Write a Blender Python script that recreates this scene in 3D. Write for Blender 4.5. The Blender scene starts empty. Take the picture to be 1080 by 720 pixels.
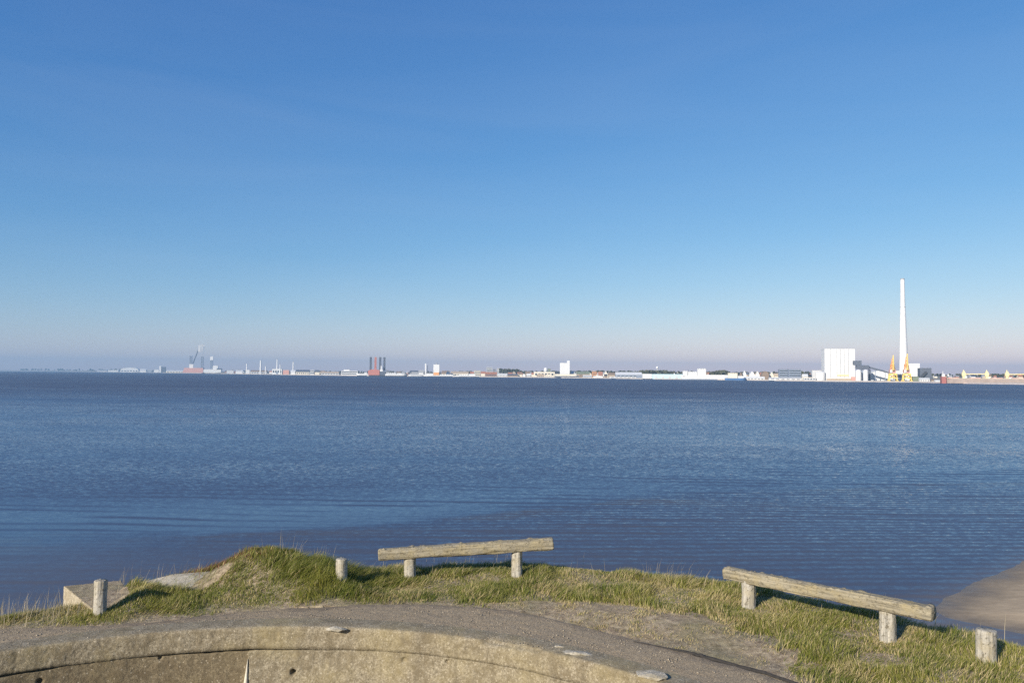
import bpy, bmesh, math, random
import numpy as np
from mathutils import Vector, Matrix, Euler

random.seed(7)
S = bpy.context.scene
COL = S.collection
PI = math.pi

# ------------------------------------------------------------------ camera
EYE = 12.0
F = 810.0                       # focal length in photo pixels (photo 1080 x 720)
H0, HK = 390.3, 0.0075          # horizon line of the photo: y = H0 + HK*x
PITCH = math.atan((H0 + HK * 540 - 360) / F)
ROLL = math.atan(HK)
cam_d = bpy.data.cameras.new('camera')
cam = bpy.data.objects.new('camera', cam_d)
COL.objects.link(cam)
cam_d.sensor_width = 36.0
cam_d.lens = F / 1080 * 36
cam_d.clip_start = 0.1
cam_d.clip_end = 60000
MROT = Matrix.Rotation(PI / 2 + PITCH, 3, 'X') @ Matrix.Rotation(ROLL, 3, 'Z')
cam.matrix_world = Matrix.Translation((0, 0, EYE)) @ MROT.to_4x4()
S.camera = cam


def ray(px, py):
    return MROT @ Vector(((px - 540) / F, (360 - py) / F, -1.0))


def at(px, py, d):
    """world point seen at photo pixel (px, py), d metres ahead"""
    v = ray(px, py)
    return Vector((0, 0, EYE)) + v * (d / v.y)


def onz(px, py, z):
    v = ray(px, py)
    return Vector((0, 0, EYE)) + v * ((z - EYE) / v.z)


# ------------------------------------------------------------------ noise
def _hash(ix, iy, seed):
    n = (ix * 374761393 + iy * 668265263 + seed * 1442695041) & 0xFFFFFFFF
    n = ((n ^ (n >> 13)) * 1274126177) & 0xFFFFFFFF
    n = n ^ (n >> 16)
    return (n & 0xFFFFFF) / float(0xFFFFFF)


def vnoise(x, y, seed=0):
    x = np.asarray(x, float); y = np.asarray(y, float)
    ix = np.floor(x).astype(np.int64); iy = np.floor(y).astype(np.int64)
    fx = x - ix; fy = y - iy
    fx = fx * fx * (3 - 2 * fx); fy = fy * fy * (3 - 2 * fy)
    a = _hash(ix, iy, seed); b = _hash(ix + 1, iy, seed)
    c = _hash(ix, iy + 1, seed); d = _hash(ix + 1, iy + 1, seed)
    return (a * (1 - fx) + b * fx) * (1 - fy) + (c * (1 - fx) + d * fx) * fy


def fbm(x, y, seed=0, octs=4):
    t = 0; a = 0.5; f = 1.0; tot = 0
    for o in range(octs):
        t = t + a * vnoise(np.asarray(x) * f, np.asarray(y) * f, seed + 17 * o)
        tot += a; a *= 0.5; f *= 2.03
    return t / tot


def sstep(a, b, x):
    t = np.clip((np.asarray(x, float) - a) / (b - a), 0, 1)
    return t * t * (3 - 2 * t)


# ------------------------------------------------------------------ materials
class NT:
    def __init__(s, name):
        s.m = bpy.data.materials.new(name)
        s.m.use_nodes = True
        s.t = s.m.node_tree
        s.b = s.t.nodes['Principled BSDF']
        s.out = s.t.nodes['Material Output']
        s.tc = None

    def n(s, kind, **kw):
        nd = s.t.nodes.new('ShaderNode' + kind)
        for k, v in kw.items():
            if hasattr(nd, k):
                setattr(nd, k, v)
            else:
                nd.inputs[k].default_value = v
        return nd

    def l(s, a, b):
        s.t.links.new(a, b)

    def coord(s, scale=(1, 1, 1), kind='Object'):
        if s.tc is None:
            s.tc = s.n('TexCoord')
        mp = s.n('Mapping')
        mp.inputs['Scale'].default_value = scale
        s.l(s.tc.outputs[kind], mp.inputs['Vector'])
        return mp.outputs['Vector']

    def noise(s, scale, detail=4, rough=0.6, vec=None, dist=0.0):
        nd = s.n('TexNoise')
        nd.inputs['Scale'].default_value = scale
        nd.inputs['Detail'].default_value = detail
        nd.inputs['Roughness'].default_value = rough
        nd.inputs['Distortion'].default_value = dist
        s.l(vec if vec is not None else s.coord(), nd.inputs['Vector'])
        return nd

    def ramp(s, fac, stops):
        r = s.n('ValToRGB')
        el = r.color_ramp.elements
        while len(el) < len(stops):
            el.new(0.5)
        for e, (p, c) in zip(el, stops):
            e.position = p
            e.color = (c, c, c, 1) if isinstance(c, (int, float)) else (*c, 1)
        s.l(fac, r.inputs['Fac'])
        return r.outputs['Color']

    def mix(s, fac, a, b, mode='MIX'):
        m = s.n('Mix')
        m.data_type = 'RGBA'
        m.blend_type = mode
        for sock, v in ((m.inputs[0], fac), (m.inputs[6], a), (m.inputs[7], b)):
            if hasattr(v, 'is_output'):
                s.l(v, sock)
            else:
                sock.default_value = v if isinstance(v, (int, float)) else (*v, 1)
        return m.outputs[2]

    def math(s, op, a, b=None):
        m = s.n('Math')
        m.operation = op
        for i, v in enumerate((a, b)):
            if v is None:
                continue
            if hasattr(v, 'is_output'):
                s.l(v, m.inputs[i])
            else:
                m.inputs[i].default_value = v
        return m.outputs[0]

    def bump(s, height, strength, dist):
        b = s.n('Bump')
        b.inputs['Strength'].default_value = strength
        b.inputs['Distance'].default_value = dist
        s.l(height, b.inputs['Height'])
        s.l(b.outputs[0], s.b.inputs['Normal'])
        return b


def plain(name, col, rough=0.7, var=0.12, scale=0.15, metal=0.0):
    """painted / rendered surface with some uneven weathering"""
    k = NT(name)
    nz = k.noise(scale, 5, 0.65)
    lo = tuple(c * (1 - var) for c in col)
    hi = tuple(min(0.9, c * (1 + var)) for c in col)
    k.l(k.ramp(nz.outputs['Fac'], [(0.3, lo), (0.7, hi)]), k.b.inputs['Base Color'])
    k.b.inputs['Roughness'].default_value = rough
    k.b.inputs['Metallic'].default_value = metal
    return k.m


M = {}
for nm, c, v in (
        ('white', (0.66, 0.665, 0.66), 0.08), ('cream', (0.70, 0.64, 0.52), 0.08), ('pale_grey', (0.52, 0.53, 0.54), 0.1),
        ('grey', (0.30, 0.31, 0.32), 0.12), ('slate', (0.085, 0.10, 0.13), 0.15), ('dark', (0.035, 0.04, 0.05), 0.2),
        ('brick', (0.30, 0.16, 0.11), 0.15), ('tile', (0.33, 0.15, 0.09), 0.15), ('brown', (0.22, 0.16, 0.11), 0.15),
        ('orange', (0.72, 0.34, 0.12), 0.1), ('yellow', (0.78, 0.55, 0.13), 0.1), ('pale_yellow', (0.72, 0.61, 0.32), 0.08),
        ('red', (0.45, 0.17, 0.13), 0.12), ('pink', (0.55, 0.30, 0.25), 0.12), ('light_blue', (0.50, 0.67, 0.75), 0.06),
        ('blue', (0.07, 0.16, 0.33), 0.1), ('rust', (0.26, 0.12, 0.10), 0.2), ('blue_grey', (0.22, 0.26, 0.33), 0.1),
        ('glass', (0.06, 0.08, 0.10), 0.2), ('bow_red', (0.30, 0.10, 0.085), 0.2), ('hull_tan', (0.33, 0.265, 0.23), 0.15), ('tan', (0.42, 0.34, 0.25), 0.12), ('green_roof', (0.16, 0.19, 0.13), 0.12)):
    M[nm] = plain('paint_' + nm, c, 0.65, v)
M['glass'].node_tree.nodes['Principled BSDF'].inputs['Roughness'].default_value = 0.15


# ------------------------------------------------------------------ mesh building
class MB:
    def __init__(s):
        s.v = []; s.f = []

    def add(s, vs, fs):
        o = len(s.v)
        s.v += [tuple(p) for p in vs]
        s.f += [tuple(i + o for i in q) for q in fs]
        return s

    def box(s, x0, x1, y0, y1, z0, z1):
        return s.add([(x0, y0, z0), (x1, y0, z0), (x1, y1, z0), (x0, y1, z0), (x0, y0, z1), (x1, y0, z1), (x1, y1, z1), (x0, y1, z1)],
                     [(0, 3, 2, 1), (4, 5, 6, 7), (0, 1, 5, 4), (1, 2, 6, 5), (2, 3, 7, 6), (3, 0, 4, 7)])

    def cyl(s, x, y, z0, z1, r0, r1=None, n=20):
        r1 = r0 if r1 is None else r1
        vs = [(x + r * math.cos(2 * PI * i / n), y + r * math.sin(2 * PI * i / n), z) for z, r in ((z0, r0), (z1, r1)) for i in range(n)]
        fs = [(i, (i + 1) % n, n + (i + 1) % n, n + i) for i in range(n)]
        return s.add(vs, fs + [tuple(range(n))[::-1], tuple(range(n, 2 * n))])

    def lathe(s, x, y, prof, n=24):
        vs = [(x + r * math.cos(2 * PI * i / n), y + r * math.sin(2 * PI * i / n), z) for r, z in prof for i in range(n)]
        fs = [(k * n + i, k * n + (i + 1) % n, (k + 1) * n + (i + 1) % n, (k + 1) * n + i) for k in range(len(prof) - 1) for i in range(n)]
        return s.add(vs, fs + [tuple(range(n))[::-1], tuple(range((len(prof) - 1) * n, len(prof) * n))])

    def beam(s, p, q, w, h=None):
        h = w if h is None else h
        p = Vector(p); q = Vector(q)
        d = (q - p).normalized()
        up = Vector((0, 0, 1)) if abs(d.z) < 0.9 else Vector((0, 1, 0))
        a = d.cross(up).normalized() * (w / 2)
        b = a.cross(d).normalized() * (h / 2)
        vs = [e + i * a + j * b for e in (p, q) for i, j in ((-1, -1), (1, -1), (1, 1), (-1, 1))]
        return s.add(vs, [(3, 2, 1, 0), (4, 5, 6, 7), (0, 1, 5, 4), (1, 2, 6, 5), (2, 3, 7, 6), (3, 0, 4, 7)])

    def prism_y(s, prof, y0, y1):
        """closed x-z outline pushed along y"""
        n = len(prof)
        vs = [(x, y0, z) for x, z in prof] + [(x, y1, z) for x, z in prof]
        fs = [(i, (i + 1) % n, n + (i + 1) % n, n + i) for i in range(n)]
        return s.add(vs, fs + [tuple(range(n))[::-1], tuple(range(n, 2 * n))])

    def prism_x(s, prof, x0, x1):
        n = len(prof)
        vs = [(x0, y, z) for y, z in prof] + [(x1, y, z) for y, z in prof]
        fs = [(i, (i + 1) % n, n + (i + 1) % n, n + i) for i in range(n)]
        return s.add(vs, fs + [tuple(range(n))[::-1], tuple(range(n, 2 * n))])

    def lattice(s, x, y, z0, z1, w, t, step=None, w1=None):
        """square truss column"""
        w1 = w if w1 is None else w1
        step = step or w * 1.1
        n = max(1, round((z1 - z0) / step))
        def c(k):
            h = (w + (w1 - w) * k / n) / 2
            z = z0 + (z1 - z0) * k / n
            return [Vector((x + i * h, y + j * h, z)) for i, j in ((-1, -1), (1, -1), (1, 1), (-1, 1))]
        for k in range(n):
            a, b = c(k), c(k + 1)
            for i in range(4):
                s.beam(a[i], b[i], t)
                s.beam(a[i], b[(i + 1) % 4], t * 0.7)
                s.beam(a[(i + 1) % 4], b[i], t * 0.7)
                s.beam(b[i], b[(i + 1) % 4], t * 0.7)
        return s

    def build(s, name, mat, parent=None, smooth=False):
        me = bpy.data.meshes.new(name)
        me.from_pydata(s.v, [], s.f)
        me.update()
        if smooth:
            me.polygons.foreach_set('use_smooth', [True] * len(me.polygons))
            me.set_sharp_from_angle(angle=math.radians(40))
        me.materials.append(M[mat] if isinstance(mat, str) else mat)
        o = bpy.data.objects.new(name, me)
        COL.objects.link(o)
        if parent is not None:
            o.parent = parent
        return o


def np_mesh(name, verts, faces, mat, parent=None, smooth=True, attrs=None):
    """verts (n,3) array, faces (m,k) array"""
    me = bpy.data.meshes.new(name)
    verts = np.asarray(verts, np.float32)
    faces = np.asarray(faces, np.int32)
    k = faces.shape[1]
    me.vertices.add(len(verts)); me.vertices.foreach_set('co', verts.ravel())
    me.loops.add(faces.size); me.loops.foreach_set('vertex_index', faces.ravel())
    me.polygons.add(len(faces))
    me.polygons.foreach_set('loop_start', np.arange(0, faces.size, k, dtype=np.int32))
    me.polygons.foreach_set('loop_total', np.full(len(faces), k, np.int32))
    if smooth:
        me.polygons.foreach_set('use_smooth', np.ones(len(faces), bool))
    for an, (tp, data) in (attrs or {}).items():
        a = me.attributes.new(an, tp, 'POINT')
        a.data.foreach_set('color' if 'COLOR' in tp else 'value', np.asarray(data, np.float32).ravel())
    me.update(calc_edges=True)
    me.validate()
    me.materials.append(mat)
    o = bpy.data.objects.new(name, me)
    COL.objects.link(o)
    if parent is not None:
        o.parent = parent
    return o


def grid_faces(nu, nv, wrap=False):
    i = np.arange(nu if wrap else nu - 1)[:, None]; j = np.arange(nv - 1)[None, :]
    a = i * nv + j; b = ((i + 1) % nu) * nv + j
    return np.stack([a, b, b + 1, a + 1], -1).reshape(-1, 4)


def tag(o, label=None, cat=None, group=None, kind=None):
    if label: o['label'] = label
    if cat: o['category'] = cat
    if group: o['group'] = group
    if kind: o['kind'] = kind
    return o


def thing(name, label, cat, loc=(0, 0, 0), rotz=0.0, group=None):
    o = bpy.data.objects.new(name, None)
    COL.objects.link(o)
    o.location = loc
    o.rotation_euler = (0, 0, rotz)
    o.empty_display_size = 0.5
    return tag(o, label, cat, group)


# ------------------------------------------------------------------ light and sky
SUN_EL = math.radians(23.0)
AZ = Vector((-0.62, -0.785)).normalized()       # towards the sun, in plan: behind the viewer, to the left
w = bpy.data.worlds.new('World')
S.world = w
w.use_nodes = True
wt = w.node_tree
sky = wt.nodes.new('ShaderNodeTexSky')
sky.sky_type = 'NISHITA'
sky.sun_disc = False
sky.sun_elevation = SUN_EL
sky.sun_rotation = math.atan2(AZ.x, AZ.y)
sky.altitude = 10
sky.air_density = 1.0
sky.dust_density = 0.1
sky.ozone_density = 5.0
bg = wt.nodes['Background']
# camera-like colour response for the sky: each channel gets its own gain and contrast
sepc = wt.nodes.new('ShaderNodeSeparateColor'); cmbc = wt.nodes.new('ShaderNodeCombineColor')
wt.links.new(sky.outputs[0], sepc.inputs[0])
SKYC = ((0.56, 1.41), (0.945, 0.965), (1.92, 0.61))
for i_, (g_, p_) in enumerate(SKYC):
    pw = wt.nodes.new('ShaderNodeMath'); pw.operation = 'POWER'; pw.inputs[1].default_value = p_
    ml = wt.nodes.new('ShaderNodeMath'); ml.operation = 'MULTIPLY'; ml.inputs[1].default_value = g_
    wt.links.new(sepc.outputs[i_], pw.inputs[0]); wt.links.new(pw.outputs[0], ml.inputs[0]); wt.links.new(ml.outputs[0], cmbc.inputs[i_])
# faint uneven veils of high thin cloud
wtc = wt.nodes.new('ShaderNodeTexCoord'); wmp = wt.nodes.new('ShaderNodeMapping'); wmp.inputs['Scale'].default_value = (1.6, 1.6, 13.0)
wmp.inputs['Rotation'].default_value = (0.06, 0.03, 0.0)
wnz = wt.nodes.new('ShaderNodeTexNoise'); wnz.inputs['Scale'].default_value = 1.0; wnz.inputs['Detail'].default_value = 5.0; wnz.inputs['Distortion'].default_value = 0.6
wt.links.new(wtc.outputs['Generated'], wmp.inputs['Vector']); wt.links.new(wmp.outputs[0], wnz.inputs['Vector'])
wrg = wt.nodes.new('ShaderNodeMapRange'); wrg.inputs['From Min'].default_value = 0.35; wrg.inputs['From Max'].default_value = 0.7
wrg.inputs['To Min'].default_value = 0.0; wrg.inputs['To Max'].default_value = 0.055
wt.links.new(wnz.outputs['Fac'], wrg.inputs['Value'])
wmx = wt.nodes.new('ShaderNodeMix'); wmx.data_type = 'RGBA'; wmx.inputs[7].default_value = (5.5, 5.8, 6.4, 1)
wt.links.new(wrg.outputs[0], wmx.inputs[0]); wt.links.new(cmbc.outputs[0], wmx.inputs[6]); wt.links.new(wmx.outputs[2], bg.inputs[0])
bg.inputs[1].default_value = 0.09
sun_d = bpy.data.lights.new('sun', 'SUN')
sun_d.energy = 5.0
sun_d.angle = math.radians(0.5)
sun_d.color = (1.0, 0.91, 0.78)
sun = bpy.data.objects.new('sun', sun_d)
COL.objects.link(sun)
SUNV = Vector((AZ.x * math.cos(SUN_EL), AZ.y * math.cos(SUN_EL), math.sin(SUN_EL)))
sun.rotation_euler = SUNV.to_track_quat('Z', 'Y').to_euler()
sun.location = (-40, -50, 60)
S.view_settings.view_transform = 'Standard'
S.view_settings.look = 'None'
S.view_settings.gamma = 1.0
S.view_settings.exposure = 0.5
S.cycles.max_bounces = 6
S.cycles.volume_bounces = 0
S.cycles.use_denoising = False
S.cycles.denoiser = 'OPENIMAGEDENOISE'
S.cycles.denoising_prefilter = 'ACCURATE'

# ------------------------------------------------------------------ air
k = NT('sea_air')
k.t.nodes.remove(k.b)
pv = k.n('VolumePrincipled')
pv.inputs['Color'].default_value = (0.34, 0.565, 0.82, 1)
pv.inputs['Density'].default_value = 9.0e-5
pv.inputs['Anisotropy'].default_value = 0.0
k.l(pv.outputs[0], k.out.inputs['Volume'])
hz = MB().box(-16500, 16500, -900, 15600, -3.0, 262).build('haze', k.m)
tag(hz, 'pale blue sea air over the whole bay and harbour', 'haze', kind='stuff')

# ------------------------------------------------------------------ water
k = NT('sea_water')
geo = k.n('NewGeometry')
def wnoise(scale, det, rough=0.6):
    return k.noise(1.0, det, rough, k.coord(scale)).outputs['Color']
def centred(c, gain):
    a = k.n('VectorMath'); a.operation = 'SUBTRACT'
    k.l(c, a.inputs[0]); a.inputs[1].default_value = (0.5, 0.5, 0.5)
    b = k.n('VectorMath'); b.operation = 'MULTIPLY'
    k.l(a.outputs[0], b.inputs[0]); b.inputs[1].default_value = gain
    return b.outputs[0]
def vadd(a, b, op='ADD'):
    m = k.n('VectorMath'); m.operation = op
    k.l(a, m.inputs[0]); k.l(b, m.inputs[1])
    return m.outputs[0]
small = centred(wnoise((5.0, 9.0, 1), 3), (0.4, 0.62, 0))
mid = centred(wnoise((1.7, 2.3, 1), 3), (0.3, 0.60, 0))
wide = centred(wnoise((0.05, 0.12, 1), 3), (0.05, 0.12, 0))
slope = vadd(vadd(small, mid), wide)
def maprange(v, a, b, c, d):
    m = k.n('MapRange'); m.interpolation_type = 'SMOOTHSTEP'
    for nm_, q in zip(('From Min', 'From Max', 'To Min', 'To Max'), (a, b, c, d)):
        m.inputs[nm_].default_value = q
    k.l(v, m.inputs['Value'])
    return m.outputs[0]
# wind patches: where the surface is ruffled more or less
patch = k.noise(1.0, 5, 0.6, k.coord((0.008, 0.022, 1)), 0.6).outputs['Fac']
patch2 = k.noise(1.0, 4, 0.6, k.coord((0.0011, 0.0035, 1)), 0.3).outputs['Fac']
amp = k.math('MULTIPLY', k.ramp(patch, [(0.30, 0.55), (0.70, 1.38)]), k.ramp(patch2, [(0.35, 0.78), (0.65, 1.22)]))
sep = k.n('SeparateXYZ'); k.l(k.coord(), sep.inputs[0])
# rougher out in the deep channel, quieter under the near shore
amp = k.math('MULTIPLY', amp, maprange(sep.outputs['Y'], 90, 600, 1.0, 2.2))
amp = k.math('MULTIPLY', amp, maprange(sep.outputs['Y'], 40, 120, 0.55, 1.0))
# the wind leans the steep faces of the wavelets towards the near shore
lean = k.math('ADD', maprange(sep.outputs['Y'], 110, 620, -0.085, -0.36), maprange(sep.outputs['Y'], 45, 110, -0.03, 0.0))
# edge of the shoal off the near shore, as a curve y(x)
SHO = [onz(x, y, 0) for x, y in ((-400, 575), (0, 567), (200, 563), (300, 559), (440, 550), (560, 537), (650, 528), (760, 520), (900, 514), (1080, 508), (1300, 500))]
fc = k.n('FloatCurve')
cv = fc.mapping.curves[0]
pts = [((p.x + 100) / 250, p.y / 200) for p in SHO]
pts = [(0.0, pts[0][1])] + pts + [(1.0, pts[-1][1])]
while len(cv.points) < len(pts):
    cv.points.new(0.5, 0.5)
for q, (a_, b_) in zip(cv.points, pts):
    q.location = (a_, b_); q.handle_type = 'VECTOR'
fc.mapping.update()
k.l(k.math('DIVIDE', k.math('ADD', sep.outputs['X'], 100.0), 250.0), fc.inputs['Value'])
wob = k.noise(1.0, 5, 0.6, k.coord((0.06, 0.10, 1)), 0.5).outputs['Fac']
tsh = k.math('SUBTRACT', sep.outputs['Y'], k.math('MULTIPLY', fc.outputs[0], 200.0))
tsh = k.math('ADD', tsh, k.math('MULTIPLY', k.math('SUBTRACT', wob, 0.5), 9.0))
# slack water lying behind the shoal, mostly on the left
inner = k.math('MULTIPLY', maprange(tsh, -1.0, 1.5, 0.0, 1.0), maprange(tsh, 6.0, 26.0, 1.0, 0.0))
leftw = maprange(sep.outputs['X'], -20, 28, 1.0, 0.25)
farleft = k.math('MULTIPLY', maprange(tsh, -14, -1.0, 0.55, 1.0), maprange(sep.outputs['X'], -36, -16, 1.0, 0.0))
slack = k.math('MAXIMUM', k.math('MULTIPLY', inner, leftw), k.math('MULTIPLY', farleft, maprange(tsh, 4.0, 20.0, 1.0, 0.0)))
amp = k.math('MULTIPLY', amp, k.math('SUBTRACT', 1.0, k.math('MULTIPLY', slack, 0.72)))
sc = k.n('VectorMath'); sc.operation = 'SCALE'
k.l(slope, sc.inputs[0]); k.l(amp, sc.inputs['Scale'])
lean = k.math('MULTIPLY', lean, k.math('SUBTRACT', 1.0, k.math('MULTIPLY', slack, 0.95)))
# long low ripples rolling in over the shallows
wv = k.n('TexWave'); wv.wave_type = 'BANDS'; wv.bands_direction = 'Y'
wv.inputs['Scale'].default_value = 0.12; wv.inputs['Distortion'].default_value = 6.0
wv.inputs['Detail'].default_value = 3.0; wv.inputs['Detail Scale'].default_value = 0.7
rot = k.n('Mapping'); rot.inputs['Rotation'].default_value = (0, 0, 0.10); rot.inputs['Scale'].default_value = (0.42, 1, 1)
k.l(k.tc.outputs['Object'], rot.inputs['Vector']); k.l(rot.outputs[0], wv.inputs['Vector'])
wm = k.noise(1.0, 2, 0.5, k.coord((0.05, 0.13, 1))).outputs['Fac']
wamp = k.math('MULTIPLY', maprange(tsh, 8.0, 34.0, 1.0, 0.0), k.ramp(wm, [(0.45, 0.04), (0.62, 1.0)]))
wsl = k.math('MULTIPLY', k.math('POWER', wv.outputs['Fac'], 4.0), k.math('MULTIPLY', wamp, -0.14))
wv2 = k.n('TexWave'); wv2.wave_type = 'BANDS'; wv2.bands_direction = 'Y'
wv2.inputs['Scale'].default_value = 0.27; wv2.inputs['Distortion'].default_value = 5.0
wv2.inputs['Detail'].default_value = 3.0; wv2.inputs['Detail Scale'].default_value = 0.4
rot2 = k.n('Mapping'); rot2.inputs['Rotation'].default_value = (0, 0, -0.16); rot2.inputs['Scale'].default_value = (0.22, 1, 1)
k.l(k.tc.outputs['Object'], rot2.inputs['Vector']); k.l(rot2.outputs[0], wv2.inputs['Vector'])
fine = k.math('MULTIPLY', maprange(tsh, -4.0, 6.0, 1.0, 0.0), maprange(sep.outputs['X'], -25, 5, 0.25, 1.0))
wsl = k.math('ADD', wsl, k.math('MULTIPLY', k.math('POWER', wv2.outputs['Fac'], 2.0), k.math('MULTIPLY', fine, -0.12)))
lean = k.math('MULTIPLY', lean, k.math('SUBTRACT', 1.0, k.math('MULTIPLY', fine, 0.5)))
cmb = k.n('CombineXYZ'); k.l(k.math('ADD', wsl, lean), cmb.inputs['Y']); cmb.inputs['Z'].default_value = 1.0
tot = vadd(sc.outputs[0], cmb.outputs[0])
nm = k.n('VectorMath'); nm.operation = 'NORMALIZE'; k.l(tot, nm.inputs[0])
k.l(nm.outputs[0], k.b.inputs['Normal'])
# turbid blue water, browner where the sand lies close under the surface
shal = k.noise(1.0, 5, 0.65, k.coord((0.05, 0.16, 1)), 0.4).outputs['Fac']
deepc = k.mix(patch2, (0.049, 0.063, 0.095), (0.057, 0.073, 0.107))
edge_ = k.math('MULTIPLY', maprange(tsh, -7.0, -0.5, 0.2, 1.0), maprange(tsh, -0.5, 1.0, 1.0, 0.0))
sandm = k.math('MULTIPLY', edge_, k.ramp(shal, [(0.45, 0.0), (0.66, 0.8)]))
wc = k.mix(sandm, deepc, (0.082, 0.074, 0.066))
wc = k.mix(k.math('MULTIPLY', maprange(tsh, -12.0, 0.5, 0.35, 0.0), maprange(sep.outputs['X'], -30, -5, 1.0, 0.3)), wc, (0.12, 0.112, 0.106))
# sand showing through the thin water round the spit
spd = k.math('ADD', k.math('MULTIPLY', k.math('SUBTRACT', sep.outputs['X'], 22.0), -0.634), k.math('MULTIPLY', k.math('SUBTRACT', sep.outputs['Y'], 40.0), 0.774))
spm = k.math('MULTIPLY', maprange(spd, -1.0, 3.5, 0.35, 0.0), maprange(sep.outputs['X'], 14, 20, 0.0, 1.0))
wc = k.mix(spm, wc, (0.20, 0.165, 0.12))
k.l(wc, k.b.inputs['Base Color'])
k.b.inputs['Roughness'].default_value = 0.08
k.b.inputs['IOR'].default_value = 1.333
M['water'] = k.m
wo = MB().add([(-16000, -800, 0), (16000, -800, 0), (16000, 15000, 0), (-16000, 15000, 0)], [(0, 1, 2, 3)]).build('water', k.m)
tag(wo, 'dark blue rippled sea water of the bay', 'water', kind='structure')

# ------------------------------------------------------------------ near ground
C = Vector((-2.33, 3.55)); R = 5.35; ZR = 9.1

def polar(p):
    dx, dy = p[0] - C.x, p[1] - C.y
    return math.atan2(dy, dx), math.hypot(dx, dy)

def curve(ctrl):
    """ctrl: list of (theta, r) -> periodic interpolator r(theta)"""
    ctrl = sorted(ctrl)
    t = np.array([c[0] for c in ctrl]); r = np.array([c[1] for c in ctrl])
    t = np.concatenate([t - 2 * PI, t, t + 2 * PI]); r = np.concatenate([r, r, r])
    def f(th):
        a = np.interp(th, t, r)
        for d in (0.04, 0.08):
            a = a * 0.5 + 0.25 * (np.interp(th - d, t, r) + np.interp(th + d, t, r))
        return a
    return f

crest_px = [(-120, 668, 9.0), (0, 660, 9.05), (60, 654, 9.05), (110, 640, 9.08), (180, 612, 9.08), (240, 606, 9.1), (300, 607, 9.1), (360, 612, 9.08),
            (432, 603, 9.08), (545, 597, 9.10), (600, 604, 9.10), (690, 611, 9.08), (789, 622, 9.08), (860, 642, 9.03), (936, 660, 9.03), (1040, 688, 9.0), (1150, 720, 8.95)]
ctrl = []
for px, py, z in crest_px:
    ctrl.append(polar(onz(px, py, z)))
ctrl += [(-0.35, 9.0), (-0.8, 12), (-1.5, 22), (-2.2, 22), (-2.9, 14), (2.95, 8.5)]
r_crest = curve(ctrl)
path_px = [(-150, 672), (0, 663), (110, 661), (230, 648), (350, 639), (430, 637), (530, 641), (600, 656), (680, 678), (750, 694), (830, 719), (900, 748)]
pc = [polar(onz(px, py, ZR)) for px, py in path_px]
pc += [(-0.4, 7.2), (-1.2, 7.4), (-2.0, 7.4), (-2.8, 7.0), (2.95, 6.2)]
r_path = curve(pc)
MOUND = [(onz(285, 612, 9.1), 0.40, 0.72, 0.60), (onz(335, 622, 9.1), 0.16, 0.55, 0.5), (onz(235, 618, 9.1), 0.10, 0.5, 0.4), (onz(560, 606, 9.1), 0.06, 0.9, 0.5), (onz(146, 636, 9.1), 0.17, 0.26, 0.40), (onz(138, 622, 9.1), 0.12, 0.20, 0.35)]

T_A = polar(onz(690, 681, ZR))[0]; T_B = polar(onz(900, 745, ZR))[0]

def ground_z(x, y, detail=True):
    x = np.asarray(x, float); y = np.asarray(y, float)
    dx, dy = x - C.x, y - C.y
    th = np.arctan2(dy, dx); r = np.hypot(dx, dy)
    rc = r_crest(th) + 0.25 * (fbm(th * 6, th * 0, 5, 3) - 0.5)
    rp = r_path(th)
    side = sstep(1.45, 0.9, th)                     # 1 to the right of the pit
    base = ZR - 0.012 - 0.055 * side * sstep(0.9, 0.0, r - rp)
    base = base + 0.02 * side
    stp = sstep(T_B, T_B + 0.12, th) * sstep(T_A + 0.05, T_A - 0.05, th)
    base = base + 0.035 * stp * sstep(0.45, 0.1, r - rp)
    z = base
    for p, h, sx, sy in MOUND:
        z = z + h * np.exp(-((x - p.x) / sx) ** 2 - ((y - p.y) / sy) ** 2)
    t = np.maximum(r - rc, 0)
    z = z - 0.52 * (np.sqrt(t * t + 0.09) - 0.3)
    if detail:
        z = z + 0.05 * (fbm(x * 1.7, y * 1.7, 3, 4) - 0.5) * sstep(0.0, 0.5, r - rp) + 0.015 * (fbm(x * 9, y * 9, 8, 3) - 0.5)
        z = z + 1.0 * (fbm(x * 0.22, y * 0.22, 31, 4) - 0.5) * sstep(1.5, 7, t)
    z = np.where(r < rp - 0.02, np.minimum(z, ZR - 0.10), z)
    return np.maximum(z, -1.6)

# ground material: sandy soil with dry thatch and moss
k = NT('dune_soil')
n1 = k.noise(1.2, 6, 0.65); n2 = k.noise(11, 5, 0.75); n3 = k.noise(48, 4, 0.8)
c = k.ramp(n2.outputs['Fac'], [(0.34, (0.17, 0.12, 0.075)), (0.5, (0.34, 0.26, 0.165)), (0.66, (0.52, 0.42, 0.27))])
c = k.mix(k.ramp(n1.outputs['Fac'], [(0.46, 0.0), (0.66, 0.45)]), c, (0.15, 0.15, 0.05))
c = k.mix(0.5, c, k.ramp(n3.outputs['Fac'], [(0.3, 0.55), (0.7, 1.25)]), 'MULTIPLY')
k.l(c, k.b.inputs['Base Color'])
k.b.inputs['Roughness'].default_value = 0.95
k.bump(n3.outputs['Fac'], 0.8, 0.02)
M['soil'] = k.m
NTH = 900
rr = np.concatenate([np.linspace(5.5, 10.5, 150), 10.5 + (np.linspace(0, 1, 70)[1:] ** 1.7) * 70])
th = np.linspace(-PI, PI, NTH, endpoint=False)
TH, RR = np.meshgrid(th, rr, indexing='ij')
X = C.x + RR * np.cos(TH); Y = C.y + RR * np.sin(TH)
Z = ground_z(X, Y)
gnd = np_mesh('ground', np.stack([X, Y, Z], -1).reshape(-1, 3), grid_faces(NTH, len(rr), True), M['soil'])
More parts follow.
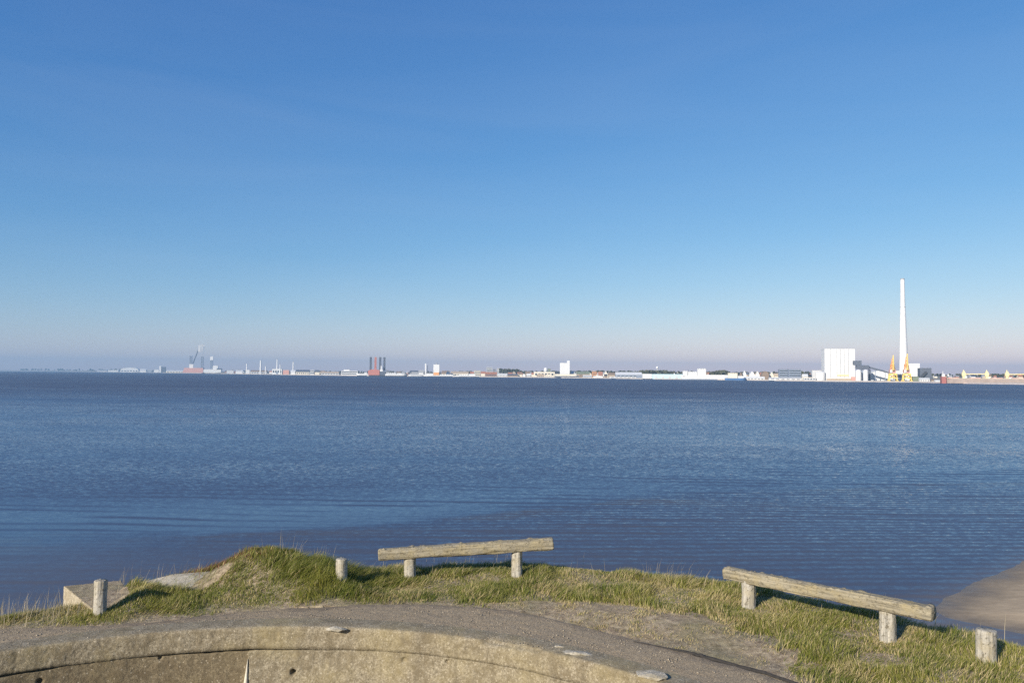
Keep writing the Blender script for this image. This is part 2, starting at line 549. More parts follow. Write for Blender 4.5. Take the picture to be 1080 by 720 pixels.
tag(gnd, 'sandy dune ground with thin turf around the concrete pit', 'ground', kind='structure')

# path of old asphalt round the pit
k = NT('old_asphalt')
n1 = k.noise(1.6, 5, 0.65); n2 = k.noise(9, 5, 0.75); n3 = k.noise(52, 5, 0.85)
c = k.ramp(n3.outputs['Fac'], [(0.36, (0.125, 0.088, 0.048)), (0.5, (0.32, 0.24, 0.14)), (0.64, (0.62, 0.48, 0.30))])
c = k.mix(k.ramp(n2.outputs['Fac'], [(0.35, 0.0), (0.75, 0.6)]), c, (0.31, 0.25, 0.17))
c = k.mix(k.ramp(n1.outputs['Fac'], [(0.40, 0.0), (0.65, 0.35)]), c, (0.22, 0.18, 0.125))
at_ = k.n('Attribute'); at_.attribute_name = 'soil'
sm = k.ramp(k.math('ADD', at_.outputs['Fac'], k.math('MULTIPLY', k.math('SUBTRACT', n2.outputs['Fac'], 0.5), 0.9)), [(0.35, 0.0), (0.6, 1.0)])
c = k.mix(sm, c, k.ramp(n3.outputs['Fac'], [(0.3, (0.10, 0.075, 0.05)), (0.7, (0.27, 0.21, 0.14))]))
k.l(c, k.b.inputs['Base Color']); k.b.inputs['Roughness'].default_value = 0.9
k.bump(n3.outputs['Fac'], 0.9, 0.012)
NP = 1400
th = np.linspace(-PI, PI, NP, endpoint=False)
rp = r_path(th) + 0.05 * (fbm(th * 14, th * 0, 2, 4) - 0.5) * 2
u = np.concatenate([np.linspace(0, 1, 40), [1.0, 1.0]])
RRp = (R + 0.16) + (rp[:, None] - R - 0.16) * u[None, :]
Xp = C.x + RRp * np.cos(th)[:, None]; Yp = C.y + RRp * np.sin(th)[:, None]
Zp = ZR + 0.014 * (fbm(Xp * 2.2, Yp * 2.2, 11, 4) - 0.5) + 0.008 * (fbm(Xp * 14, Yp * 14, 12, 2) - 0.5)
crack = fbm(Xp * 3, Yp * 3, 40, 4)
Zp[:, -3] -= 0.006
Zp[:, -2] -= 0.035
Zp[:, -1] -= 0.16
edge = sstep(0.40, 0.02, (rp[:, None] - RRp)) * 0.62 * (0.6 + 0.5 * fbm(th * 9, th * 0, 71, 3))[:, None]
pth = np_mesh('path', np.stack([Xp, Yp, Zp], -1).reshape(-1, 3), grid_faces(NP, len(u), True), k.m, attrs={'soil': ('FLOAT', edge)})
tag(pth, 'worn grey asphalt path curving round the pit rim', 'path', kind='structure')

# dark line built as a thin black tube along the right edge of the path
k = NT('line_black')
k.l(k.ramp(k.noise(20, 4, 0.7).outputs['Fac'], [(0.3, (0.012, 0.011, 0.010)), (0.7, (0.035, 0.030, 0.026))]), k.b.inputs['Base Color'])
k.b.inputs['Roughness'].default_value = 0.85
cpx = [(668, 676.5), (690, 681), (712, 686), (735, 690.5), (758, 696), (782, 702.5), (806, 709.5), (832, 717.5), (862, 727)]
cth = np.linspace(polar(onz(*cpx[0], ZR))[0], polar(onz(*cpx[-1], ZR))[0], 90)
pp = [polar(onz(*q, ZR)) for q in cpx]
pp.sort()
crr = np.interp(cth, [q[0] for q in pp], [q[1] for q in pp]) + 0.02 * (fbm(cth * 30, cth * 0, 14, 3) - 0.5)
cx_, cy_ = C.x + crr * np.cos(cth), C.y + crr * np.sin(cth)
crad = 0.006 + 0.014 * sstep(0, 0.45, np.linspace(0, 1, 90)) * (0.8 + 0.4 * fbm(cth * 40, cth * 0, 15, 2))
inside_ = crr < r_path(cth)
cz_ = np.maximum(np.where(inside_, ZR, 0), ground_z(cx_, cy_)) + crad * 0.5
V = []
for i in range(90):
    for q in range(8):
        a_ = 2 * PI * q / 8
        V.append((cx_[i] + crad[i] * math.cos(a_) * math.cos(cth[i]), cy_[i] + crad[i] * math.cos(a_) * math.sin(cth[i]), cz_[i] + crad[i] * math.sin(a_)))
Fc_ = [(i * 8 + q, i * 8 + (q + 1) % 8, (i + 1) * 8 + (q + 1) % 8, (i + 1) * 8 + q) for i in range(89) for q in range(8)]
co_ = np_mesh('dark_line', V, Fc_, k.m)
tag(co_, 'thin dark line lying along the right edge of the path', 'dark_line')

# ------------------------------------------------------------------ concrete gun pit
def concrete(name, lo, mid_, hi, stain, lich=0.4):
    k = NT(name)
    n1 = k.noise(1.3, 6, 0.65); n2 = k.noise(9, 6, 0.7, dist=0.3); n3 = k.noise(46, 5, 0.85); n4 = k.noise(70, 3, 0.7)
    c = k.ramp(n3.outputs['Fac'], [(0.35, lo), (0.5, mid_), (0.66, hi)])
    c = k.mix(k.ramp(n2.outputs['Fac'], [(0.44, 0.0), (0.62, 0.8)]), c, stain)
    c = k.mix(k.ramp(n1.outputs['Fac'], [(0.48, 0.0), (0.66, lich)]), c, (0.33, 0.265, 0.12))
    vo = k.n('TexVoronoi'); vo.inputs['Scale'].default_value = 20; k.l(k.coord(), vo.inputs['Vector'])
    c = k.mix(k.ramp(vo.outputs['Distance'], [(0.10, 0.55), (0.20, 0.0)]), c, (0.55, 0.48, 0.36))
    c = k.mix(k.ramp(n4.outputs['Fac'], [(0.60, 0.0), (0.70, 0.7)]), c, (0.05, 0.042, 0.03))
    # run-off streaks down the face, and darker damp blotches
    st_ = k.noise(1.0, 5, 0.65, k.coord((6.5, 6.5, 0.8)))
    c = k.mix(k.ramp(st_.outputs['Fac'], [(0.52, 0.0), (0.68, 0.40)]), c, tuple(q * 0.9 for q in lo))
    bl = k.noise(3.2, 6, 0.7, dist=0.5)
    c = k.mix(k.ramp(bl.outputs['Fac'], [(0.54, 0.0), (0.64, 0.35)]), c, tuple(q * 0.9 for q in stain))
    k.l(c, k.b.inputs['Base Color']); k.b.inputs['Roughness'].default_value = 0.92
    k.bump(k.math('ADD', n3.outputs['Fac'], k.math('MULTIPLY', n4.outputs['Fac'], 0.5)), 0.8, 0.012)
    return k.m

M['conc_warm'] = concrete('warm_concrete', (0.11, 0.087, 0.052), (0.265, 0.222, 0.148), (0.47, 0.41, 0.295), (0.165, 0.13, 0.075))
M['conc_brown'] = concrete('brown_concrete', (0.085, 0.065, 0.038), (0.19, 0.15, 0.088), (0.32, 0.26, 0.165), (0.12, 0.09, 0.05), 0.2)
M['conc_pale'] = concrete('pale_concrete', (0.22, 0.20, 0.155), (0.42, 0.38, 0.30), (0.60, 0.55, 0.45), (0.28, 0.24, 0.16), 0.1)
M['conc_white'] = plain('white_mortar', (0.56, 0.51, 0.40), 0.9, 0.15, 20)
pit = thing('gun_pit', 'round sunken concrete gun pit with cracked rim at the bottom edge', 'concrete pit', (C.x, C.y, 7.6))

def th_px(px, py, z=ZR):
    return polar(onz(px, py, z))[0]

def pit_xyz(TH, RRR, ZZ):
    return np.stack([RRR * np.cos(TH), RRR * np.sin(TH), ZZ - 7.6], -1).reshape(-1, 3)

def fullring(n_front=1500, n_back=200):
    a = np.linspace(0.0, PI, n_front, endpoint=False)
    b = np.linspace(PI, 2 * PI, n_back, endpoint=False)
    return np.concatenate([a, b])

# the crack under the coping: open on the left, closing to a hairline to the right
crack_z = ZR - 0.245
ta, tb = th_px(345, 662), th_px(120, 676)
th = fullring()
gap = 0.030 * sstep(th_px(400, 660), th_px(250, 665), th) * (1 - 0.97 * sstep(th_px(180, 672), th_px(130, 675), th) * sstep(th_px(40, 682), th_px(80, 680), th))
gap = np.maximum(gap, 0.002) * (0.6 + 0.8 * fbm(th * 40, th * 0, 3, 3))
wig = 0.03 * (fbm(th * 7, th * 0, 9, 4) - 0.5)
prof = [(0.30, 0.0), (0.17, 0.0), (0.035, 0.0), (0.008, -0.008), (0, -0.03)] + [(0, -0.03 - 0.195 * q / 14) for q in range(1, 14)]
cz = (crack_z + wig)[:, None]
K = len(prof)
RRc = np.zeros((len(th), K + 2)); ZZc = np.zeros((len(th), K + 2))
for i, (o, z) in enumerate(prof):
    RRc[:, i] = R + o; ZZc[:, i] = ZR + 0.006 + z
RRc[:, K] = R + 0.004; ZZc[:, K] = cz[:, 0]
RRc[:, K + 1] = R + 0.25; ZZc[:, K + 1] = cz[:, 0] + 0.004
ux = (th * R)[:, None] + 0 * RRc
bumpy = 0.02 * (fbm(ux * 5, ZZc * 5, 21, 4) - 0.5) + 0.012 * (fbm(ux * 26, ZZc * 26, 22, 3) - 0.5)
vert = np.zeros(K + 2); vert[3:K + 1] = 1.0; vert[2] = 0.7
chip = np.maximum(fbm(ux * 2.3, ux * 0, 60, 4) - 0.66, 0) * 0.35
RRc += bumpy * vert + chip * np.exp(-((ZZc - ZR) / 0.05) ** 2) * vert
ZZc[:, 2:5] -= (chip * 0.5)[:, 2:5] * 0.4
TT = th[:, None] + 0 * RRc
cop = np_mesh('coping', pit_xyz(TT, RRc, ZZc), grid_faces(len(th), K + 2, True), M['conc_warm'], pit)

def wall_panel(t0, t1, n, off, mat, dents, nz=70, face_left=False):
    t = np.linspace(t0, t1, n)
    g = np.interp(t, th, gap); wg = np.interp(t, th, wig)
    zt = crack_z + wg - g
    v = np.linspace(0, 1, nz) ** 1.25
    Zw = zt[:, None] + (7.6 - zt[:, None]) * v[None, :]
    ux = (t * R)[:, None] + 0 * Zw
    Rw = R + off + 0.022 * (fbm(ux * 4, Zw * 4, 25, 4) - 0.5) + 0.012 * (fbm(ux * 24, Zw * 24, 26, 3) - 0.5)
    if face_left:
        Rw = Rw - 0.055 * sstep(0.0, 0.5, v)[None, :]
    for (px, py, rad, dp) in dents:
        a, _ = polar(at(px, py, 8.6)); zz = at(px, py, 8.6).z
        Rw += dp * np.exp(-(((ux - a * R) / rad) ** 2 + ((Zw - zz) / rad) ** 2) ** 2)
    Tw = t[:, None] + 0 * Zw
    if face_left:
        # return edge at the left end and closed top
        Tw = np.concatenate([Tw, Tw[-1:]], 0); Rw = np.concatenate([Rw, Rw[-1:] + 0.3], 0); Zw = np.concatenate([Zw, Zw[-1:]], 0)
        n = n + 1
    Tw = np.concatenate([Tw[:, :1], Tw], 1); Rw = np.concatenate([Rw[:, :1] + 0.25, Rw], 1); Zw = np.concatenate([Zw[:, :1], Zw], 1)
    return np_mesh('wall_panel', pit_xyz(Tw, Rw, Zw), grid_faces(n, nz + 1), mat, pit)

t_seam = polar(at(258, 705, 8.7))[0]
wall_panel(0.0, t_seam, 900, 0.0, M['conc_warm'], [(281, 688, 0.02, 0.08), (302, 719, 0.028, 0.1), (470, 699, 0.02, 0.03), (420, 702, 0.03, 0.03)], face_left=True)
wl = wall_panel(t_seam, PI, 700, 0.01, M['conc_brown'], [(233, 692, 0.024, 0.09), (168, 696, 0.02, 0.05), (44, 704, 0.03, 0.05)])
wl['label'] = 'darker brown wall panel left of the pale vertical edge'
# thin pale mortar edge where the two panels meet, widening downwards
zz = np.linspace(crack_z - 0.10, 8.0, 24)
wd = np.interp(zz, [8.0, 8.4, crack_z - 0.10], [0.075, 0.05, 0.002]) * (0.8 + 0.4 * fbm(zz * 14, zz * 0, 4, 3))
V = []
for z_, w_ in zip(zz, wd):
    vv_ = ((crack_z - z_) / (crack_z - 7.6)) ** 0.8
    fr_ = R - 0.055 * float(sstep(0.0, 0.5, vv_)) - 0.012
    for da, rr_ in ((-0.2 * w_, R + 0.1), (-0.2 * w_, fr_ + 0.006), (w_ * 0.8, fr_ + 0.008), (w_ * 0.8, R + 0.1)):
        a_ = t_seam + da / R
        V.append((rr_ * math.cos(a_), rr_ * math.sin(a_), z_ - 7.6))
np_mesh('mortar_edge', V, grid_faces(len(zz), 4), M['conc_white'], pit, smooth=False)
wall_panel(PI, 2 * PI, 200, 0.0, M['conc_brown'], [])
fl = MB().cyl(0, 0, -0.4, 0.012, R + 0.3, n=96).build('floor', M['conc_brown'], pit)

# broken pale concrete at the rim
def chunk(label, px, py, z, sx, sy, sz, seed, rot=0.0, group=None):
    """angular broken shard: convex hull of scattered points"""
    p = onz(px, py, z)
    rg = np.random.default_rng(seed)
    bm = bmesh.new()
    for i in range(26):
        v = rg.normal(0, 1, 3); v /= np.linalg.norm(v) ** 0.75
        bm.verts.new((sx * v[0], sy * v[1], sz * max(-0.6, v[2])))
    bmesh.ops.convex_hull(bm, input=bm.verts[:])
    bmesh.ops.delete(bm, geom=[v for v in bm.verts if not v.link_faces], context='VERTS')
    bmesh.ops.subdivide_edges(bm, edges=bm.edges[:], cuts=3, use_grid_fill=True)
    for v in bm.verts:
        n_ = 0.22 * (float(fbm(v.co.x * 22 + seed, v.co.y * 22 + v.co.z * 30, seed, 3)) - 0.5)
        v.co *= 1 + n_
    me = bpy.data.meshes.new('concrete_chunk')
    bm.to_mesh(me); bm.free()
    me.materials.append(M['conc_pale'])
    o = bpy.data.objects.new('concrete_chunk', me); COL.objects.link(o)
    o.location = (p.x, p.y, z); o.rotation_euler = (0, 0, rot)
    return tag(o, label, 'rubble', group)

chunk('small white concrete chip stuck on the pit rim', 354, 663, ZR, 0.10, 0.05, 0.028, 3)
chunk('flat pale broken concrete patch on the right of the pit rim', 612, 689, ZR + 0.005, 0.20, 0.055, 0.022, 5, -0.35)
chunk('smaller pale crumb beside the broken concrete patch on the rim', 590, 682, ZR, 0.06, 0.03, 0.02, 9, -0.3)
chunk('largest white concrete lump at the bottom right of the pit rim', 688, 712, ZR + 0.02, 0.15, 0.09, 0.034, 6, -0.5)

# ------------------------------------------------------------------ old bunker block and slab on the left
def poly_slab(name, pts, z0, z1, mat, label, cat):
    c = sum((Vector((p.x, p.y, 0)) for p in pts), Vector()) / len(pts)
    n = len(pts)
    vs = [(p.x - c.x, p.y - c.y, z0) for p in pts] + [(p.x - c.x, p.y - c.y, z1 + (p.z if abs(p.z) < 1 else 0)) for p in pts]
    m = MB().add(vs, [(i, (i + 1) % n, n + (i + 1) % n, n + i) for i in range(n)] + [tuple(range(n))[::-1], tuple(range(n, 2 * n))])
    o = m.build(name, mat)
    o.location = (c.x, c.y, 0)
    bv = o.modifiers.new('edge', 'BEVEL'); bv.width = 0.012; bv.segments = 2
    return o

zt = 9.15
A_ = onz(67, 617.5, zt); B_ = onz(99, 643, zt); B2 = onz(101, 645, zt)
C_ = onz(128, 611.5, zt); D_ = onz(140, 634, zt)
for p in (A_, B_, B2, C_, D_): p.z = 0
M['conc_light'] = concrete('light_concrete', (0.22, 0.18, 0.12), (0.44, 0.38, 0.27), (0.62, 0.55, 0.42), (0.30, 0.25, 0.16), 0.2)
bb = poly_slab('concrete_block', [A_, B2, D_, C_], 8.2, zt, M['conc_light'], '', '')
bb.data.materials.append(M['soil'])
for f_ in bb.data.polygons:
    if f_.normal.z > 0.7:
        f_.material_index = 1      # earth lying on top
tag(bb, 'square cornered concrete bunker block beside the leftmost wooden post', 'concrete block')
sl = [onz(x, y, 9.24) for x, y in ((137, 608.5), (181, 605), (232, 602.5), (246, 608), (214, 616), (186, 614.5), (139, 610.5))]
for p, dz in zip(sl, (-0.10, 0.0, 0.02, 0.0, -0.10, -0.11, -0.16)): p.z = dz
so = poly_slab('concrete_slab', sl, 8.9, 9.24, M['conc_pale'], '', '')
tag(so, 'flat pale grey concrete slab half buried in the grassy mound', 'concrete slab')

# ------------------------------------------------------------------ weathered timber
def timber(name, tone):
    k = NT(name)
    v = k.coord((1, 1, 1))
    n1 = k.noise(5, 5, 0.65); n2 = k.noise(1.0, 6, 0.8, k.coord((34, 34, 1.6))); n3 = k.noise(28, 4, 0.7)
    a = tuple(c * 0.45 for c in tone); b = tuple(min(0.8, c * 1.35) for c in tone)
    c = k.ramp(n2.outputs['Fac'], [(0.36, a), (0.5, tone), (0.66, b)])
    c = k.mix(k.ramp(n1.outputs['Fac'], [(0.45, 0.0), (0.7, 0.55)]), c, (0.33, 0.26, 0.11))
    c = k.mix(k.ramp(n3.outputs['Fac'], [(0.54, 0.0), (0.66, 0.85)]), c, (0.09, 0.075, 0.045))
    k.l(c, k.b.inputs['Base Color']); k.b.inputs['Roughness'].default_value = 0.9
    k.bump(k.math('ADD', n2.outputs['Fac'], n3.outputs['Fac']), 0.9, 0.012)
    return k.m

M['post_wood'] = timber('bleached_post_wood', (0.36, 0.335, 0.28))
M['rail_wood'] = timber('weathered_rail_wood', (0.26, 0.228, 0.16))

def log_mesh(length, rx, rz, seed, square=3.0, taper=0.0, rough=0.012, n=44, m=90, nubs=0):
    """round-cornered timber along +Z, origin at its lower end"""
    a = np.linspace(0, 2 * PI, n, endpoint=False)
    s = np.linspace(0, 1, m)
    A, Sv = np.meshgrid(a, s, indexing='ij')
    cx = np.sign(np.cos(A)) * np.abs(np.cos(A)) ** (2 / square); cy = np.sign(np.sin(A)) * np.abs(np.sin(A)) ** (2 / square)
    rad = 1 + taper * (Sv - 0.5) + 0.10 * (fbm(np.cos(A) * 1.5 + 7, Sv * length * 2.2 + np.sin(A), seed, 3) - 0.5)
    rad += rough / rx * 2.2 * (fbm(A * 4.0, Sv * length * 3, seed + 3, 3) - 0.5) * (np.sin(A / 2) ** 0.5)
    rg = np.random.default_rng(seed)
    for q in range(nubs):
        a0, s0 = rg.uniform(0.9, 2.2), rg.random()
        rad += rg.uniform(0.05, 0.22) * np.exp(-((A - a0) / 0.16) ** 2 - ((Sv - s0) * length / rg.uniform(0.012, 0.03)) ** 2)
    # weathered checks running along the grain
    for q in range(7):
        a0 = rg.uniform(0, 2 * PI); s0 = rg.random()
        rad -= 0.10 * np.exp(-((A - a0 - 0.3 * (Sv - s0)) / 0.08) ** 2) * sstep(0.35, 0.1, np.abs(Sv - s0))
    Xl = rx * cx * rad; Yl = rz * cy * rad
    Zl = Sv * length
    Zl[:, -1] += 0.012 * fbm(A * 1.5, A * 0, seed, 3)[:, -1]
    rims = []
    V = np.stack([Xl, Yl, Zl], -1)
    lo = V[:, :1] * np.array([0.9, 0.9, 1]) + np.array([0, 0, -0.012]); hi = V[:, -1:] * np.array([0.9, 0.9, 1]) + np.array([0, 0, 0.012])
    lo2 = V[:, :1] * np.array([0.02, 0.02, 1]) + np.array([0, 0, -0.014]); hi2 = V[:, -1:] * np.array([0.02, 0.02, 1]) + np.array([0, 0, 0.006])
    V = np.concatenate([lo2, lo, V, hi, hi2], 1)
    return V.reshape(-1, 3), grid_faces(n, m + 4, True)

def add_log(name, p, q, rx, rz, seed, mat, parent=None, square=3.0, taper=0.0, roll=0.0, rough=0.012, nubs=0, m=90):
    p = Vector(p); q = Vector(q)
    d = q - p
    V, Fc = log_mesh(d.length, rx, rz, seed, square, taper, rough, 44, m, nubs)
    o = np_mesh(name, V, Fc, mat)
    zax = d.normalized()
    up = Vector((0, 0, 1)) if abs(zax.z) < 0.9 else Vector((0, -1, 0))
    yax = (up - zax * up.dot(zax)).normalized()
    xax = yax.cross(zax)
    mt = Matrix((xax, yax, zax)).transposed() @ Matrix.Rotation(roll, 3, 'Z')
    o.matrix_world = Matrix.Translation(p) @ mt.to_4x4()
    if parent is not None:
        o.parent = parent
        o.matrix_parent_inverse = Matrix.Translation(-Vector(parent.location))
    return o

def post(px, py_top, d, wpx, seed, parent=None, lean=(0, 0)):
    top = at(px, py_top, d)
    r = 0.87 * wpx / 2 * d / F
    gz = float(ground_z(top.x, top.y))
    base = Vector((top.x + lean[0], top.y + lean[1], min(gz, top.z - 0.1) - 0.25))
    return add_log('post' if parent is not None else 'wooden_post', base, top, r, r, seed, M['post_wood'], parent, 2.3, -0.04, seed * 1.3, 0.01)

def single_post(px, py, d, w_, seed, label):
    o = post(px, py, d, w_, seed)
    return tag(o, label, 'post', 'short wooden posts along the crest')

single_post(106.5, 613, 9.25, 14, 1, 'pale post at the left, standing against the concrete bunker block')
single_post(360.5, 590, 10.3, 13, 2, 'thin grey post at the right foot of the grassy mound')
single_post(1040, 665, 7.9, 22, 3, 'thick bleached post alone in the grass by the sandy beach')

def barrier(label, ends, d0, d1, thick, posts, seed):
    p = at(*ends[0], d0); q = at(*ends[1], d1)
    mid_ = (p + q) / 2
    gz = float(ground_z(mid_.x, mid_.y))
    t = thing('log_barrier', label, 'wooden barrier', (mid_.x, mid_.y, gz), 0, 'log barriers along the crest')
    r0 = thick / 2 * (d0 + d1) / 2 / F
    o = add_log('rail', p, q, r0 * 1.12, r0, seed, M['rail_wood'], t, 4.0, 0.06, 0.0, 0.016, 40, 260)
    for (px, py, d, w_, sd) in posts:
        post(px, py, d, w_, sd, t)
    return t

barrier('log rail rising slightly to the right on two posts in the middle of the crest', [(400.5, 584.5), (582, 573)], 10.9, 11.0, 11.6,
        [(432.5, 588, 10.95, 14, 11), (545.5, 580, 11.0, 12.5, 12)], 21)
barrier('long log rail sloping down to the right above the sandy beach', [(766, 603.5), (983, 646.5)], 9.95, 8.25, 13.2,
        [(789.5, 612, 9.75, 17, 13), (936, 644, 8.6, 18.5, 14)], 22)

# ------------------------------------------------------------------ grass
k = NT('grass_blades')
at_ = k.n('Attribute'); at_.attribute_name = 'tint'
k.l(at_.outputs['Color'], k.b.inputs['Base Color'])
k.b.inputs['Roughness'].default_value = 0.55
k.b.inputs['Specular IOR Level'].default_value = 0.25
tr = k.n('BsdfTranslucent'); k.l(at_.outputs['Color'], tr.inputs['Color'])
ms = k.n('MixShader'); ms.inputs[0].default_value = 0.45
k.l(k.b.outputs[0], ms.inputs[1]); k.l(tr.outputs[0], ms.inputs[2]); k.l(ms.outputs[0], k.out.inputs['Surface'])
M['blade'] = k.m

BARE = [onz(x, y, 9.08) for x, y in ((505, 637), (560, 634), (640, 637), (700, 646), (770, 664), (815, 684), (832, 708), (840, 722), (790, 712), (700, 686), (600, 658), (530, 645))]

def in_poly(x, y, poly):
    inside = np.zeros(x.shape, bool)
    n = len(poly)
    for i in range(n):
        a, b = poly[i], poly[(i + 1) % n]
        c_ = ((a.y > y) != (b.y > y)) & (x < (b.x - a.x) * (y - a.y) / (b.y - a.y + 1e-12) + a.x)
        inside ^= c_
    return inside

def blades(name, N, rng, accept, length, width, tint, lean_amt, label, cat, wind=(0.5, 0.35)):
    TH0, TH1 = th_px(1200, 740), th_px(-200, 675)
    tht = rng.uniform(TH0, TH1, N)
    r0 = r_path(tht); r1 = r_crest(tht) + 1.6
    r = r0 - 0.06 + (r1 - r0 + 0.06) * rng.random(N)
    x = C.x + r * np.cos(tht); y = C.y + r * np.sin(tht)
    keep = rng.random(N) < accept(x, y, r, r0, r1 - 1.6, tht)
    x, y, r, r0, tht = x[keep], y[keep], r[keep], r0[keep], tht[keep]
    n = len(x)
    z = ground_z(x, y) - 0.01
    L = length(x, y, r, r0, rng) ; Wd = width * rng.uniform(0.6, 1.3, n)
    az = rng.uniform(0, 2 * PI, n)
    ca, sa = np.cos(az), np.sin(az)
    # tufts lean together, and with the wind
    fx = (fbm(x * 3.2, y * 3.2, 91, 2) - 0.5) * 2.4 + wind[0] + rng.normal(0, 0.38, n)
    fy = (fbm(x * 3.2 + 40, y * 3.2, 92, 2) - 0.5) * 2.4 + wind[1] + rng.normal(0, 0.38, n)
    bx, by = fx * lean_amt, fy * lean_amt
    wx, wy = ca * Wd / 2, sa * Wd / 2
    P = np.zeros((n, 5, 3))
    mz = 1.0 / np.sqrt(1 + 0.6 * (bx ** 2 + by ** 2))
    P[:, 0] = np.stack([x - wx, y - wy, z], -1); P[:, 1] = np.stack([x + wx, y + wy, z], -1)
    mx, my, mzz = x + bx * L * 0.30, y + by * L * 0.30, z + L * 0.58 * mz
    P[:, 2] = np.stack([mx + wx * 0.75, my + wy * 0.75, mzz], -1); P[:, 3] = np.stack([mx - wx * 0.75, my - wy * 0.75, mzz], -1)
    P[:, 4] = np.stack([x + bx * L * 0.9, y + by * L * 0.9, z + L * mz], -1)
    o = (np.arange(n) * 5)[:, None]
    F_ = np.concatenate([o + np.array([[0, 1, 2]]), o + np.array([[0, 2, 3]]), o + np.array([[3, 2, 4]])], 0)
    col = tint(x, y, r, r0, tht, n, rng)
    colv = np.repeat(col[:, None, :], 5, 1)
    ob = np_mesh(name, P.reshape(-1, 3), F_, M['blade'], smooth=False, attrs={'tint': ('FLOAT_COLOR', colv.reshape(-1, 4))})
    return tag(ob, label, cat, kind='stuff')

def acc_main(x, y, r, r0, rc, t):
    bare = in_poly(x + 1.1 * (fbm(x * 2.2, y * 2.2, 55, 4) - 0.5), y + 1.1 * (fbm(x * 2.2 + 9, y * 2.2, 56, 4) - 0.5), BARE)
    dn = sstep(0.25, 0.6, fbm(x * 2.6, y * 2.6, 57, 4)) * 0.6 + 0.4
    edge = sstep(-0.05, 0.40, r - r0 + 0.25 * (fbm(x * 5, y * 5, 58, 3) - 0.5))
    slab = in_poly(x, y, [Vector((p.x, p.y)) for p in sl])
    blk = in_poly(x, y, [A_, B2, D_, C_])
    for p, h, sx, sy in MOUND[:3]:
        dn = np.maximum(dn, np.exp(-((x - p.x) / sx) ** 2 - ((y - p.y) / sy) ** 2) * 1.3)
    return np.where(bare, 0.06 + 0.5 * sstep(0.48, 0.68, fbm(x * 4, y * 4, 59, 3)), dn * edge) * np.where(slab, 0.03, 1) * np.where(blk & (x < onz(119, 640, 9.2).x), 0.0, 1)

def len_main(x, y, r, r0, rng):
    n = len(x)
    bare = in_poly(x, y, BARE)
    tuft = fbm(x * 2.4, y * 2.4, 61, 3)
    L = (0.032 + 0.08 * sstep(0.3, 0.75, tuft)) * rng.uniform(0.55, 1.35, n)
    L *= 0.55 + 0.45 * sstep(0.0, 0.6, r - r0)
    mnd = sum(np.exp(-((x - p.x) / (sx * 1.5)) ** 2 - ((y - p.y) / (sy * 1.5)) ** 2) for p, h_, sx, sy in MOUND[:3])
    L = L * (1 + 0.55 * np.clip(mnd, 0, 1))
    return np.where(bare, L * 0.45, L)

def tint_main(x, y, r, r0, t, n, rng):
    g1 = np.array([0.13, 0.165, 0.028]); g2 = np.array([0.34, 0.32, 0.075]); st = np.array([0.64, 0.52, 0.27]); rd = np.array([0.24, 0.125, 0.07])
    q = np.clip(fbm(x * 1.6, y * 1.6, 63, 3) * 1.2 - 0.1 + rng.normal(0, 0.18, n), 0, 1)[:, None]
    c = g1 * (1 - q) + g2 * q
    far = np.clip((r - r0) / 1.6, 0, 1)
    pst = 0.16 + 0.40 * sstep(0.45, 0.72, fbm(x * 2.1 + 5, y * 2.1, 64, 3)) + 0.10 * far
    pst = np.where(in_poly(x, y, BARE), 0.75, pst)
    mnd = sum(np.exp(-((x - p.x) / (sx * 1.5)) ** 2 - ((y - p.y) / (sy * 1.5)) ** 2) for p, h_, sx, sy in MOUND[:3])
    pst = pst * (1 - 0.65 * np.clip(mnd, 0, 1))
    s = (rng.random(n) < pst)[:, None]
    c = np.where(s, st * rng.uniform(0.6, 1.15, n)[:, None], c)
    hp = onz(222, 598, 9.25)
    hm = np.exp(-((x - hp.x) / 0.75) ** 2 - ((y - hp.y) / 0.4) ** 2)
    h = (rng.random(n) < 0.8 * hm)[:, None]
    c = np.where(h, rd * rng.uniform(0.7, 1.3, n)[:, None], c)
    return np.concatenate([c, np.ones((n, 1))], 1)

rng = np.random.default_rng(4)
blades('grass', 420000, rng, acc_main, len_main, 0.007, tint_main, 0.75, 'olive and straw coloured short grass on the crest and mound', 'grass')

def acc_stem(x, y, r, r0, rc, t):
    cl = sstep(0.50, 0.62, fbm(x * 1.3, y * 1.3, 77, 3))
    px0 = np.exp(-((t - th_px(35, 650)) / 0.09) ** 2) * 2.2
    return np.clip((0.10 + cl * 0.8 + px0) * sstep(-0.7, -0.1, r - rc) * sstep(1.1, 0.3, r - rc), 0, 1)

blades('dry_stems', 5200, rng, acc_stem, lambda x, y, r, r0, rng: rng.uniform(0.14, 0.38, len(x)), 0.0045,
       lambda x, y, r, r0, t, n, rng: np.concatenate([np.array([0.50, 0.42, 0.27]) * rng.uniform(0.6, 1.2, n)[:, None], np.ones((n, 1))], 1), 0.35,
       'thin pale dry grass stems standing along the edge of the crest', 'dry grass', wind=(0.35, 0.1))

def acc_litter(x, y, r, r0, rc, t):
    return np.clip(sstep(0.40, 0.62, fbm(x * 3.5, y * 3.5, 96, 3)) * sstep(0.9, 0.2, r - r0) + 0.1, 0, 1)

blades('dry_litter', 26000, rng, acc_litter, lambda x, y, r, r0, rng: rng.uniform(0.02, 0.07, len(x)), 0.006,
       lambda x, y, r, r0, t, n, rng: np.concatenate([np.array([0.50, 0.40, 0.23]) * rng.uniform(0.5, 1.2, n)[:, None], np.ones((n, 1))], 1), 2.2,
       'flattened dry straw lying on the bare soil beside the path', 'dead straw', wind=(0.2, 0.1))

